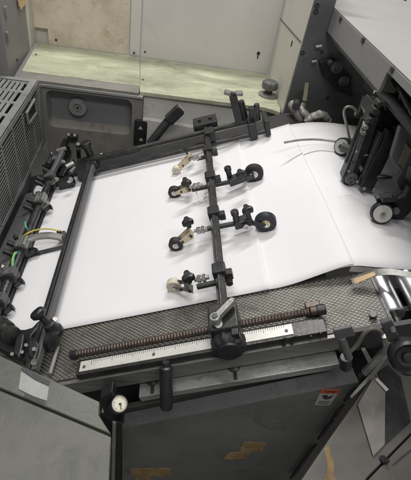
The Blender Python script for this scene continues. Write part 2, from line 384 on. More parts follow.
# raised dark side rail along the back edge, rising over the crest to the pile
def strip3(mb, path, width_dir, thick):
    a = [V(p) for p in path]
    bm = mb.bm; rows = []
    for p in a: rows.append([bm.verts.new(p), bm.verts.new(p+width_dir), bm.verts.new(p+width_dir+thick), bm.verts.new(p+thick)])
    for r, s in zip(rows, rows[1:]):
        for i in range(4): bm.faces.new((r[i], r[(i+1)%4], s[(i+1)%4], s[i]))
    bm.faces.new(rows[0][::-1]); bm.faces.new(rows[-1])
path = [py(94,186,1.04), py(130,176.5,1.04), py(174,164,1.04), py(212,152,1.04), py(232,147.5,1.04), py(262,137,1.04), py(275,130.5,1.04), py(291,127,1.04), py(330,128,1.04), py(380,134,1.04)]
mb = MB(); strip3(mb, path, V((0,.085,0)), V((0,0,-.012))); mb.build('side_rail', M['charcoal'], t, .001)
# mesh plate: raised worn lozenges on a dark plate, real geometry
mb = MB(); bm = mb.bm
pu, pv = .0090, .0068
ua, ub, va, vb = -.60, .166, .392, .503
def vlim(u): return vb
nu, nv = int((ub-ua)/pu), int((vb-va)/pv)
def cell(u, v, du, dv):
    hx = [(-.5,0),(-.2,.5),(.2,.5),(.5,0),(.2,-.5),(-.2,-.5)]
    low = [bm.verts.new(T(u+a*du, v+b*dv, -.0004)) for a,b in hx]
    top = [bm.verts.new(T(u+a*du*.72, v+b*dv*.6, .0007)) for a,b in hx]
    for i in range(6): bm.faces.new((low[i],low[(i+1)%6],top[(i+1)%6],top[i]))
    bm.faces.new(top)
for j in range(nv*2):
    for i in range(nu):
        u = ua+(i+.5+(.5 if j%2 else 0))*pu; v = va+(j+1)*pv/2
        if u+pu*.5 < ub and v+pv*.4 < vlim(u): cell(u, v, pu*.86, pv*.40)
me_plate = mb.build('raised_pattern', M['mesh'], t, 0, 25)
mb = MB(); mb.poly([T(ua,va,-.0002), T(ub,va,-.0002), T(ub,vb,-.0002), T(ua,vb,-.0002)], N*-.004)
mb.build('mesh_plate', M['meshdark'], t)

# ------------------------------------------------------------------ sheets of paper
ZP = -.4625
def flatpile(x, y): return V((x, y, ZP))
def edge_front(s):   # front edge curve (Y=.497) over u, returns z at x
    return s
fx = [(-.60,None),(-.3,None),(0.0,None)]
def paperz(x, v):
    """height of the paper surface above x: board slope, then arches up to the flat pile"""
    zb = T(0,0,0.0015).z + (x-T(0,0,.0015).x)*math.tan(TA)
    fr = (1.05-v)/.553; fr = max(0, min(1, fr))
    # front: lift between x=.23 and .34 ; back: crest sooner
    def sm(t): t = max(0, min(1, t)); return t*t*(3-2*t)
    zf_pts = [(.19,0),(.245,.002),(.28,.012),(.31,.022),(.337,.0265)]
    zb_pts = [(.05,0),(.20,.001),(.30,.003),(.36,.004)]
    def lerp(pts):
        if x <= pts[0][0]: return 0
        for a,b in zip(pts, pts[1:]):
            if x <= b[0]: return a[1]+(b[1]-a[1])*(x-a[0])/(b[0]-a[0])
        return pts[-1][1]
    z = zb + lerp(zf_pts)*fr + lerp(zb_pts)*(1-fr)
    if z > ZP: z = ZP
    return z
# smooth-min towards the pile height
def surf(x, v, lift=0):
    k = 1+2.8*max(0, min(1, (v-.497)/.553)); zs_ = []
    for d in (-.018,-.014,-.010,-.006,-.002,.002,.006,.010,.014,.018): zs_.append(paperz(x+d*k, v))
    return sum(zs_)/10+lift
SH = []
def sheet(x0, x1, v0, v1, lift, label, lift_r=None):
    mb = MB()
    def f(a, b):
        x = x0+(x1-x0)*a; v = v0+(v1-v0)*b
        if callable(lift): l = lift(a, b)
        else: l = lift
        ripple = .0006*sin(x*23+v*9)+.0005*sin(v*17-x*11)
        return V((x, v, surf(x, v)+l+ripple*.8))
    mb.grid(f, 90, 30)
    o = mb.build('paper_sheet', M['paper'], None, 0, 60, .0005)
    return tag(o, label, 'paper', 'sheets of paper in the feed stream')
xA = T(0,0).x - .005; xB = .3405
def l1(a,b): return .0026+.0030*max(0,(a-.93)/.07)**2+.0010*max(0,(a-.6)/.4)
def l2(a,b): return .0012+.0036*max(0,(a-.9)/.1)**2+.001*max(0,(a-.6)/.4)
sheet(-.335, xA, .4975, 1.043, l1, 'leftmost sheet of white paper under the crossbar, its right edge a faint line')
sheet(-.30, xB, .4985, 1.045, l2, 'white sheet in the middle whose crisp right edge lies diagonally on the pile')
mb = MB(); mb.grid(lambda a,b: V((.22+.43*a, .4985+.5495*b, surf(.22+.43*a, .4985+.5495*b)+.0004+.0004*sin(a*9+b*5))), 60, 20)
tag(mb.build('paper_sheet', M['paper'], None, 0, 60, .0004), 'topmost white sheet of the pile under the suction head at right', 'paper', 'sheets of paper in the feed stream')
# the pile below
mb = MB(); mb.poly([V((.340,.5015,ZP-.004)), V((.66,.5015,ZP-.004)), V((.66,1.035,ZP-.004)), V((.47,1.035,ZP-.004)), V((.40,.70,ZP-.004))], (0,0,-.014))
tag(mb.build('paper_pile', M['paper_edge'], None, .001), 'stack of white paper whose cut front edge shows above the chrome rollers', 'paper stack')

#@@BARS
# ------------------------------------------------------------------ crossbar, screws, rule
WB = .047
A, B = pt(204.5,128,WB), pt(225.5,308,WB)
vA, vB = A.y, B.y; uX = (A.dot(U)+B.dot(U))/2
A, B = T(uX,vA,WB), T(uX,vB,WB)
t = thing('crossbar', (A+B)/2-N*.01, 'long dark square steel crossbar spanning the white paper, carrying the roller arms', 'bar')
mb = MB(); mb.bar(A, B, .0145, .0145, (N+U*.55).normalized()); mb.build('square_bar', M['blackmetal'], t, .0025)
mb = MB(); P = T(uX,vA+.015,WB+.004); mb.box(P, .032, .024, .012, U, W, N); mb.build('end_block', M['black'], t, .003)
mb = MB(); mb.box(T(uX+.008,vA-.045,WB+.002), .013, .016, .014, U, W, N); mb.build('collar', M['black'], t, .003)
for du in (-.014, .016): MB().cyl(T(uX+du,vA+.015,WB+.016), T(uX+du,vA+.015,WB+.020), .005, 6).build('bolt', M['blackmetal'], t)

def threaded(a, b, r, pitch, n_seg=18):
    a, b = V(a), V(b); d = b-a; L = d.length; n = int(L/pitch); prof = []
    for i in range(n):
        z = i*pitch; prof += [(r*.82, z), (r, z+pitch*.3), (r, z+pitch*.55), (r*.82, z+pitch*.85)]
    return MB().lathe(a, d, prof, n_seg)
# back guide: threaded rod + plain rod
t = thing('back_guide_screw', T(-.1,1.1,.0), 'long black threaded spindle with a smooth rod below it behind the paper', 'lead screw')
WS = .045
a = pt(128,150,WS); b = pt(262,118.5,WS); v = (a.y+b.y)/2; ua_, ub_ = a.dot(U), b.dot(U)
threaded(T(ua_+.02,v,WS), T(ub_-.01,v,WS), .0068, .0042).build('threaded_rod', M['blackmetal'], t, 0, 60)
mb = MB(); a2 = pt(92,170,.03); b2 = pt(255,127,.03); v2 = (a2.y+b2.y)/2
mb.cyl(T(ua_-.12,v,WS-.002), T(ua_+.03,v,WS-.002), .009); mb.build('spindle_sleeve', M['blackmetal'], t)
mb = MB(); mb.cyl(T(ua_-.10,v-.03,.022), T(ub_+.01,v-.03,.022), .0062); mb.build('guide_rod', M['blackmetal'], t)
for uu in (ub_-.03, ub_+.008):
    mb = MB(); mb.box(T(uu, v-.012, .034), .006 if uu>ub_ else .010, .030, .022, U, W, N); mb.build('end_bracket', M['black'], t, .002)
mb = MB(); mb.box(T(ua_-.13, v-.01, .028), .02, .03, .02, U, W, N); mb.build('end_bracket', M['black'], t, .004)
# uprights near the right end
for (x0,y0,x1,y1,r,m) in ((233,96,239,121,.011,'black'),(240.5,101,245,119,.009,'rubber'),(252,107,253.5,121,.010,'black'),(256.5,104,258,120,.007,'blackmetal')):
    a = pt(x1,y1,.05); top = a+ N*.0; 
    b = hit(x0,y0,W,a.y)
    mb = MB(); mb.cyl(a, b, r, 18) if m != 'black' else mb.bar(a, b, r*1.8, r*1.6, Y3); mb.build('upright', M[m], t, .001 if m=='black' else 0)
P = hit(233,94.5,W,pt(239,121,.05).y)
mb = MB(); mb.cyl(P+V((-.022,0,.004)), P+V((-.008,0,.002)), .0075, 6); mb.cyl(P+V((.006,0,.004)), P+V((.022,0,.006)), .0075, 6); mb.build('nut', M['vent'], t)
mb = MB(); mb.cyl(P+V((-.022,0,.002)), P+V((.024,0,.004)), .005, 12); mb.build('cross_pin', M['blackmetal'], t)

# front guide: threaded rod, base bar, rule
t = thing('front_guide_screw', T(-.1,.43,0), 'long oily brown threaded spindle mounted along the front of the mesh plate', 'lead screw')
WF = .018
a = pt(73,355.5,WF); b = pt(319,309.5,WF); v = (a.y+b.y)/2; uL, uR = a.dot(U), b.dot(U)
threaded(T(uL+.006,v,WF), T(uR-.012,v,WF), .0068, .0052).build('threaded_rod', M['screw'], t, 0, 60)
MB().cyl(T(uL-.004,v,WF), T(uL+.007,v,WF), .0085, 20).build('end_collar', M['black'], t)
MB().cyl(T(uR-.014,v,WF), T(uR-.003,v,WF), .0075, 20).build('end_collar', M['screw'], t)
MB().cyl(T(uR-.004,v,WF), T(uR+.010,v,WF), .0088, 20).build('end_collar', M['black'], t)
mb = MB(); mb.box(T(uR-.008,v+.010,WF-.004), .012, .006, .010, U, W, N); mb.build('bearing_block', M['screw'], t, .002)
t = thing('measuring_rule', T(-.15,.42,0), 'white graduated rule on a black bar below the brown spindle', 'ruler')
vr = pt(195,345.5,.016).y; ulo = pt(79,369,.016).dot(U); uhi = pt(292,326,.016).dot(U); ubar = pt(324,321,.012).dot(U)
hw = .0105
mb = MB(); mb.box(T((ulo-.006+ubar)/2, vr, .004), (ubar-ulo+.006)/2, hw+.004, .009, U, W, N); mb.build('base_bar', M['blackmetal'], t, .001)
mb = MB(); mb.box(T((ulo+uhi)/2, vr, .0135), (uhi-ulo)/2, hw-.001, .0012, U, W, N); rule = mb.build('rule_plate', M['ruler'], t, .0003)
mb = MB(); k = 0; uu = ulo+.02
while uu < uhi-.012:
    l = .008 if k%10 == 0 else (.006 if k%5 == 0 else .0042)
    mb.box(T(uu, vr+hw-.0015-l/2, .01475), .00035, l/2, .0002, U, W, N); uu += .0036; k += 1
mb.build('graduations', M['ink'], rule)
mb = MB()
for uu in (ulo+.008, ulo+.128, uhi-.010): mb.cyl(T(uu,vr-.002,.0146), T(uu,vr-.002,.0162), .0026, 14)
mb.build('screw', M['darkgrey'], rule)

# front rail (vertical grey face) with bolt heads
YFR = T(0,va).y
t = thing('front_rail', T(-.1,.39,-.05), 'dark steel rail below the white rule with small bolt holes at its right end', 'rail')
w1, w2 = -.002, -.036
mb = MB(); mb.poly([T(-.45,.392,w1), T(.245,.392,w1), T(.245,.392,w2), T(-.45,.392,w2)], (0,-.008,0)); mb.build('rail_plate', M['barsteel'], t, .0012)
mb = MB()
for x,y in ((285,339),(296,337),(284,345),(292,343.5),(311,337),(321,334)):
    P = hit(x,y,Y3,.384); mb.cyl(P+V((0,-.0012,0)), P+V((0,.002,0)), .0028, 12)
mb.build('bolt', M['black'], t)
# near-black plate paints the shade in the hollow under the table
t = thing('machine_bed', T(-.1,.55,-.3), 'near-black plate painted as shade in the hollow machine body below the feed board', 'machine frame')
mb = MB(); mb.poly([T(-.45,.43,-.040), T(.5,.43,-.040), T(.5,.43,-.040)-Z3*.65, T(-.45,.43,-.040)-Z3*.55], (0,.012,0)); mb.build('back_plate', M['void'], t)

#@@SLIDER
# ------------------------------------------------------------------ slider with lever and knob
t = thing('locking_slider', T(.0,.42,.0), 'black sliding clamp with silver locking lever and fluted knob on the white rule', 'clamp')
P = pt(226,322,.034)
c0 = P.dot(U)
mb = MB(); ya1, ya0 = pt(226,302,.060).y, pt(226,328,.060).y; mb.box(T(c0-.001, (ya1+ya0)/2, .033), .0235, (ya1-ya0)/2, .027, U, W, N); mb.build('clamp_body', M['blackmetal'], t, .003)
mb = MB(); mb.box(T(c0+.015, ya0-.004, .044), .006, .008, .013, U, W, N); mb.build('side_lug', M['black'], t, .002)
kp = py(228,331,.405); kp = pt(228,331,.026)
kd = V((-.02,-.95,.08)).normalized()   # knob axis points to the operator
kc = pt(228.5,342.5,.026)
r = mpx(kc, 18.2)
mb = MB(); mb.lobed(kc - kd*.010, kd, r, .026, 12, .10, 96); kn = mb.build('fluted_knob', M['rubber'], t, 0, 28)
mb = MB(); mb.lathe(kc+kd*.0155, kd, [(r*.7,0),(r*.62,.004),(r*.3,.0055),(.001,.006)], 32); mb.build('knob_cap', M['black'], kn)
mb = MB(); mb.cyl(kc-kd*.03, kc-kd*.01, r*.45); mb.build('shaft', M['blackmetal'], kn)
a, b = pt(215.5,318.5,.072), pt(232,301.5,.072)
mb = MB(); d = (b-a).normalized(); mb.bar(a, b, .0095, .009, N); mb.cyl(a-N*.010, a+N*.006, .0085, 24); mb.cyl(b-N*.005, b+N*.005, .0046, 20); lv = mb.build('locking_lever', M['aludull'], t, .0018)
MB().cyl(a+N*.0055, a+N*.008, .005, 6).build('lever_bolt', M['darkgrey'], lv)
mb = MB(); mb.cyl(pt(218.5,324,.058), pt(218.5,324,.066), .0065, 20); mb.build('lever_post', M['aludull'], t)

# ------------------------------------------------------------------ roller arms on the crossbar
def rel(x, y, w): return pt(x, y, w)
def wheel_parts(root, x, y, rpx, wid, tyre, hubm, w=None, axis=V((-.12,-1,0))):
    P = pt(x, y, 0); r = mpx(P, rpx)*.98
    c = pt(x, y, r+.003); ax = axis.normalized()
    prof = [(r*.45,-wid/2),(r*.92,-wid/2),(r,-wid/2+.0015),(r,wid/2-.0015),(r*.92,wid/2),(r*.45,wid/2)]
    mb = MB(); mb.lathe(c, ax, prof, 36); wh = mb.build('wheel', M[tyre], root)
    mb = MB(); mb.lathe(c+ax*(wid/2-.001), ax, [(r*.45,0),(r*.42,.002),(r*.20,.0022),(r*.18,.0045),(.0001,.005)], 24); mb.build('hub', M[hubm], wh)
    return c, r
def tri_knob(root, base, axis, r, h, m='black'):
    axis = V(axis).normalized()
    MB().cyl(base, base+axis*h*.55, r*.38, 16).build('knob_stem', M['blackmetal'], root)
    mb = MB(); mb.lobed(base+axis*h*.45, axis, r, h*.6, 3, .42, 48); return mb.build('clamp_knob', M[m], root, 0, 50)
def clamp_on_bar(root, x, y):
    P = pt(x, y, WB); v = P.y
    mb = MB(); mb.box(T(uX,v,WB+.001), .0118, .0125, .0115, U, W, N); mb.build('clamp_block', M['black'], root, .0025)
    mb = MB(); mb.box(T(uX+.016,v-.006,WB-.004), .006, .007, .008, U, W, N); mb.build('clamp_lug', M['blackmetal'], root, .0015)
    return v
ARMG = 'roller arms clamped along the crossbar'
def bracket(root, a, b, wa, wb, th, m):
    """flat tapering cheek plates from a to b"""
    a, b = V(a), V(b); d = (b-a).normalized(); sd = d.cross(W).normalized()
    mb = MB()
    for off in (-.0085, .0085):
        s = W*(off)
        mb.poly([a+sd*wa+s, a-sd*wa+s, b-sd*wb+s, b+sd*wb+s], W*th)
    mb.box(a+d*.004, .006, .0085, wa*.8, d, W, sd)
    return mb.build('bracket', M[m], root, .0008)
arms = [
 dict(cl=(208,151), knob=(185.5,150), wh=(176.5,170,4.4,'cream','steel'), br=(191,156), nut=(196,158), rod=((196.5,159),(210,156)), brm='brass', right=None, wid=.012, klab='small',
      label='backmost roller arm, a small cream wheel on a pale bracket reaching left', kr=.007),
 dict(cl=(208.5,178.5), knob=(186,182.5), wh=(174.5,192,6.2,'rubber','steel'), br=(189.5,187), nut=(197,186), rod=((192,190),(232,181.5)), brm='brass', wid=.013,
      right=dict(block=((228.5,182),(245,176)), k1=(228,170), k2=(240.5,173), wh=(254,173,9.2,'rubber','steel')), label='second roller arm from the back, dark wheels on both sides of the crossbar', kr=.0132),
 dict(cl=(212.5,214), knob=(187.5,222), wh=(176,244,7.2,'rubber','steel'), br=(191,233), nut=(201,230), rod=((197,231),(238,223)), brm='brass', wid=.014,
      right=dict(block=((234,224),(252,219)), k1=(235,214), k2=(247,209), wh=(265.5,222,10.6,'bluerubber','brass'), screw=(245.5,223)), label='third roller arm from the back with the blue-black wheel at its right end', kr=.0132),
 dict(cl=(218,272), knob=(188,277), wh=(174,285,7.4,'cream','cream'), br=(190,287), nut=(202,278.5), rod=((197,287),(224,281)), brm='darkgrey', wid=.014,
      right=None, label='frontmost roller arm, a larger cream wheel under a big black knob', kr=.013, lug=(229,279)),
]
for s in arms:
    cl = pt(*s['cl'], WB)
    root = thing('paper_roller_holder', T(uX, cl.y, 0), s['label'], 'roller holder', ARMG)
    clamp_on_bar(root, *s['cl'])
    wr = .034
    a, b = pt(*s['rod'][0], wr), pt(*s['rod'][1], wr); vm = (a.y+b.y)/2
    MB().cyl(a, b, .0052, 16).build('rod', M['blackmetal'], root)
    if s.get('lug'): 
        P = pt(*s['lug'], wr); MB().cyl(P-W*.012, P+W*.010, .007, 6).build('lug', M['blackmetal'], root); MB().cyl(b, P, .004, 12).build('lug_pin', M['blackmetal'], root)
    c, r = wheel_parts(root, s['wh'][0], s['wh'][1], s['wh'][2], s['wid'], s['wh'][3], s['wh'][4])
    ba = pt(*s['br'], .032)
    bracket(root, ba, c, .0095 if s['kr']>.008 else .007, .0045, .0018, s['brm'])
    MB().cyl(c-W*.011, c+W*.011, .003, 12).build('axle', M['steel'], root)
    nx, ny = s['nut']; p = pt(nx, ny, .040)
    d = (pt(nx+4,ny-.8,.040)-p).normalized()
    rn = .0075 if s['kr']>.008 else .006
    mb = MB(); mb.cyl(p-d*.009, p-d*.001, rn, 6); mb.cyl(p+d*.0005, p+d*.007, rn*1.05, 6); mb.cyl(p-d*.014, p+d*.013, rn*.55, 12); mb.build('lock_nut', M['steel'], root)
    kp_ = pt(s['knob'][0], s['knob'][1], .060)
    bb = ba+ (kp_-ba)*.15
    axis = (kp_-ba).normalized()*.5+N*.8
    tri_knob(root, kp_-axis.normalized()*.014, axis, s['kr'], .02)
    MB().cyl(ba+W*-.0115, ba+W*-.0085, .0035, 6).build('bracket_screw', M['ink'], root)
    m_ = ba.lerp(c, .55); MB().cyl(m_+W*-.0112, m_+W*-.0085, .0024, 12).build('bracket_screw', M['ink'], root)
    if s['knob'][0] == 186:
        q_ = [pt(196,192,.028), pt(199,197,.022), pt(203,199,.018), pt(206,197,.020), pt(204.5,194,.024), pt(208,193,.026)]
        MB().tube(q_, .0011, 8).build('spring_wire', M['steel'], root)
    R = s['right']
    if R:
        a, b = pt(*R['block'][0], .032), pt(*R['block'][1], .032)
        mb = MB(); mb.bar(a, b, .022, .017, N); bl = mb.build('roller_block', M['blackmetal'], root, .002)
        if 'screw' in R:
            P = pt(R['screw'][0],R['screw'][1],.030); P = V((P.x, min(a.y,b.y)-.0125, P.z)); MB().lathe(P, (0,-1,0), [(.0065,0),(.006,.003),(.003,.003),(.0025,.0015)], 20).build('screw', M['steel'], bl)
        c, r = wheel_parts(root, *R['wh'][:3], .015, R['wh'][3], R['wh'][4])
        mb = MB(); e = b+(b-a).normalized()*.0
        for off in (-.011,): mb.poly([e+N*.007+W*off, e-N*.007+W*off, c-N*.005+W*off, c+N*.005+W*off], W*-.003)
        mb.build('wheel_fork', M['black'], root, .001)
        MB().cyl(c-W*.014, c+W*.012, .0035, 12).build('axle', M['steel'], root)
        p1 = pt(*R['k1'], .058); MB().cyl(p1-N*.018, p1+N*.004, .0062, 18).cyl(p1-N*.002, p1+N*.008, .0078, 18).build('cap_screw', M['black'], root)
        p2 = pt(*R['k2'], .064); tri_knob(root, p2-N*.018, N, .0125, .022)
# spring wire on the second arm
#@@LEFT
# ------------------------------------------------------------------ left tall clamp bar
WL = .036
A, B = pt(88,163,WL), pt(37,372,WL); uB_ = (A.dot(U)+B.dot(U))/2
t = thing('clamp_bar', T(uB_,.8,0), 'straight dark bar crossing the paper at left with a black knob near its lower end', 'bar')
vt, vb_ = A.y, B.y
mb = MB(); mb.box(T(uB_-.0030,(vt+vb_)/2,WL), .0040, (vt-vb_)/2, .008, U, W, N); mb.build('bar_body', M['blackmetal'], t, .001)
mb = MB(); mb.box(T(uB_+.0058,(vt+vb_)/2,WL-.003), .0042, (vt-vb_)/2-.004, .0065, U, W, N); mb.build('side_strip', M['darkgrey'], t, .001)
mb = MB(); P = T(uB_,vt+.012,WL); mb.cyl(P-N*.03, P+N*.045, .010); mb.cyl(P+N*.042, P+N*.056, .0145); mb.build('top_post', M['black'], t)
mb = MB(); mb.box(T(uB_+.002,vt-.003,WL-.006), .014, .017, .014, U, W, N); mb.build('top_clamp', M['blackmetal'], t, .004)
MB().cyl(T(uB_+.018,vt+.01,WL), T(uB_+.030,vt+.02,WL+.006), .006, 6).build('clamp_bolt', M['aludull'], t)
# lower clamp + knob
k1 = pt(49.5,325,.05); k2 = pt(40,315.5,.072)
mb = MB(); mb.lathe(k1-N*.028, N, [(.012,0),(.0155,.004),(.0155,.014),(.012,.018),(.010,.032),(.006,.034)], 28); mb.build('lower_clamp', M['black'], t)
d = (k2-k1).normalized()
mb = MB(); mb.cyl(k1, k2, .0062); mb.lathe(k2-d*.004, d, [(.007,0),(.013,.005),(.0135,.012),(.011,.015),(.004,.0155)], 28); mb.build('knob', M['black'], t)
mb = MB(); P = pt(53.5,339,.03); mb.lathe(P-W*.004, V((1,-.35,.3)), [(.004,-.01),(.0165,-.008),(.0165,.002),(.010,.006)], 28); mb.build('cam_disc', M['black'], t)
MB().cyl(pt(54,321,.02), pt(55,319,.034), .005, 14).build('steel_pin', M['steel'], t)

# ------------------------------------------------------------------ front-lay shaft with grippers, at the far left
WSH = .035; uS = (pt(61,150,WSH).dot(U)+pt(7,290,WSH).dot(U))/2
def onsh(y): # point on the shaft line at pixel row y
    lo, hi = .3, 1.3
    for _ in range(40):
        m = (lo+hi)/2; P = T(uS, m, WSH); yy = 240-F*P.dot(UP)/P.dot(FW)
        if yy > y: lo = m
        else: hi = m
    return (lo+hi)/2
t = thing('gripper_shaft', T(uS,.8,0), 'dark shaft along the left edge of the paper carrying the stop clamps', 'shaft')
MB().cyl(T(uS,onsh(370),WSH), T(uS,onsh(138),WSH), .0095, 20).build('shaft', M['blackmetal'], t)
MB().box(T(uS-.012,(onsh(370)+onsh(138))/2,.006), .012, (onsh(138)-onsh(370))/2, .010, U, W, N).build('shaft_carrier', M['void'], t)
MB().box(T(uS-.050,(onsh(370)+onsh(185))/2,-.004), .022, (onsh(185)-onsh(370))/2, .03, U, W, N).build('side_casting', M['darkgrey'], t, .004)
G = 'stop clamps along the shaft at the left'
sp = [(163,'dark stop clamp with silver screw, backmost on the left shaft'),(180,'dark stop clamp second from the back on the left shaft'),(203,'stop clamp with a wide pale steel top, above the yellow wire'),
      (247,'grey grooved clamp holding the curved arm and yellow wire'),(277,'small clamp with black wing below the green wires'),(303,'clamp with black tongue at the left picture edge, below the green wires'),(330,'stop clamp at the lower left beside the black lever bracket')]
random.seed(11)
for i,(yy,lab) in enumerate(sp):
    v = onsh(yy); root = thing('stop_clamp', T(uS,v,0), lab, 'clamp', G)
    big = i in (2,3)
    L = .020 if big else .013
    MB().lathe(T(uS,v-L,WSH), W, [(.010,0),(.016,.002),(.016,L*2-.002),(.010,L*2)], 24).build('collar', M['blackmetal'], root)
    mb = MB(); mb.box(T(uS+.006,v,WSH+.012), .013, L*.8, .008, U, W, N); mb.build('clamp_top', M['aludull'] if big else M['darkgrey'], root, .0015)
    if big:
        mb = MB(); 
        for k in range(3): mb.box(T(uS-.003+.008*k,v,WSH+.0205), .0014, L*.8, .0012, U, W, N)
        mb.build('ridges', M['darkgrey'], root)
    # tongue reaching to the paper
    k_ = .8+.4*random.random(); mb = MB(); mb.poly([T(uS+.004,v+.002,.016), T(uS+.018*k_,v+.004,.016), T(uS+.027*k_,v-.001,.014), T(uS+.029*k_,v-.009,.012), T(uS+.020*k_,v-.006,.014), T(uS+.008,v-.016,.014), T(uS+.002,v-.016,.014)], N*.010)
    mb.build('tongue', M['black'], root, .0008)
    mb = MB(); mb.cyl(T(uS-.004,v+.006,WSH+.02), T(uS-.004,v+.006,WSH+.030), .0052, 6); mb.cyl(T(uS-.004,v+.006,WSH+.029), T(uS-.004,v+.006,WSH+.033), .003, 12)
    mb.build('set_screw', M['steel'] if i%2==0 else M['blackmetal'], root)
    for sgn in (-1,1):
        if random.random() < .8:
            mb = MB(); mb.cyl(T(uS-.02,v+sgn*L*.7,WSH-.006), T(uS-.036,v+sgn*L*.7,WSH+.012), .006, 12); mb.build('pipe_stub', M['black'], root)
    if i < 3:
        mb = MB(); mb.cyl(T(uS+.010,v-.02,WSH), T(uS+.034,v-.028,WSH+.014), .0055, 12); mb.build('spring_rod', M['aludull'], root)
    if i == 6:
        pass
# curved sensor arm with wires
t = thing('sensor_arm', T(-.5,.75,0), 'curved grey plastic arm reaching over the paper with a yellow wire on it', 'sensor')
pts_ = [pt(27,240,.045), pt(38,236.5,.040), pt(50,235.5,.034), pt(62,238,.026)]
mb = MB(); 
sm_ = []
for i in range(13):
    s_ = i/12*3; k = min(2,int(s_)); f_ = s_-k; sm_.append(pts_[k].lerp(pts_[k+1], f_))
for j in range(3):
    sm_ = [sm_[0]]+[(sm_[i-1]+sm_[i]*2+sm_[i+1])/4 for i in range(1,len(sm_)-1)]+[sm_[-1]]
bm = mb.bm; rows = []
for p in sm_: rows.append([bm.verts.new(p+W*a+N*b) for a,b in ((.010,.004),(.010,-.004),(-.008,-.004),(-.008,.004))])
for r_, s_ in zip(rows, rows[1:]):
    for i in range(4): bm.faces.new((r_[i], r_[(i+1)%4], s_[(i+1)%4], s_[i]))
bm.faces.new(rows[0][::-1]); bm.faces.new(rows[-1])
mb.build('arm', M['aludull'], t, .0015)
mb = MB(); mb.box(pt(62,236,.022), .008, .011, .007, U, W, N); mb.build('sensor_head', M['darkgrey'], t, .002)
mb = MB(); mb.cyl(pt(59.5,233,.028), pt(59.5,233,.028)+N*.006, .005, 14); mb.build('screw', M['blackmetal'], t)
MB().tube([pt(20,240,.045), pt(26,234,.058), pt(38,229.5,.052), pt(50,229,.045), pt(60,231,.034)], .0016, 10).build('yellow_wire', M['yellow'], t)
mb = MB(); mb.poly([pt(28,254,.004), pt(64,246,.004), pt(64,249.5,.004), pt(30,258,.004)], N*.003); mb.build('lower_blade', M['darkgrey'], t, .0005)
t = thing('green_cable', pt(14,262,.03), 'short green and yellow wire hanging from the grooved clamp at left', 'cable')
MB().tube([pt(17,252,.05), pt(14,256,.055), pt(13,264,.05), pt(12,271,.04)], .0017, 10).build('green_strand', M['green'], t)
MB().tube([pt(15,252,.05), pt(12.5,258,.052), pt(12,265,.048), pt(11,273,.038)], .0014, 10).build('yellow_strand', M['yellow'], t)
t = thing('green_cable', pt(26,222,.03), 'tiny green wire end between the two pale clamps on the left shaft', 'cable')
MB().tube([pt(25,222,.06), pt(26,227,.06), pt(28,230,.05)], .0017, 10).build('green_strand', M['green'], t)

# black mechanism cluster at the lower left
t = thing('lever_bracket', T(-.53,.47,0), 'black oily lever bracket with curved fork at the lower end of the clamp bar', 'bracket')
vq = .50
mb = MB(); mb.poly([pt(1,345,.02), pt(12,336,.02), pt(31,336,.02), pt(38,334,.02), pt(45,326,.02), pt(44.5,333,.02), pt(38,342,.02), pt(36,352,.02), pt(40,372,.02), pt(20,362,.02), pt(-2,352,.02)], N*.022); mb.build('bracket_casting', M['black'], t, .004)
mb = MB(); mb.poly([pt(19,335,.045), pt(27,337,.045), pt(25,350,.045), pt(22,361,.045), pt(16,356,.045)], N*.010); mb.build('rib', M['blackmetal'], t, .003)
mb = MB(); mb.poly([pt(30,340,.043), pt(37,338,.043), pt(40,347,.043), pt(36,362,.043), pt(30,358,.043)], N*.006); mb.build('rib', M['blackmetal'], t, .003)
d = (pt(14,340,.06)-pt(1,326,.06)).normalized(); a = pt(1,324,.06)
mb = MB(); mb.lathe(a, d, [(.008,-.01),(.014,-.006),(.014,.004),(.010,.006),(.010,.012),(.0155,.014),(.0155,.024),(.011,.027),(.011,.036),(.016,.038),(.016,.046),(.009,.05)], 24); mb.build('threaded_boss', M['blackmetal'], t)
MB().lathe(a+d*.008, d, [(.0105,0),(.0112,.001),(.0112,.004),(.0105,.005)], 24).build('steel_ring', M['steel'], t)
for x,y,rr_ in ((26,345,.003),(22,352,.003),(34,349,.0035),(34,362,.006),(12,354,.003)):
    MB().cyl(pt(x,y,.05), pt(x,y,.057), rr_, 12).build('bolt', M['vent'] if rr_<.005 else M['blackmetal'], t)
mb = MB(); mb.cyl(pt(50,374,.010), pt(58,347,.010), .0035); mb.build('link_rod', M['vent'], t)

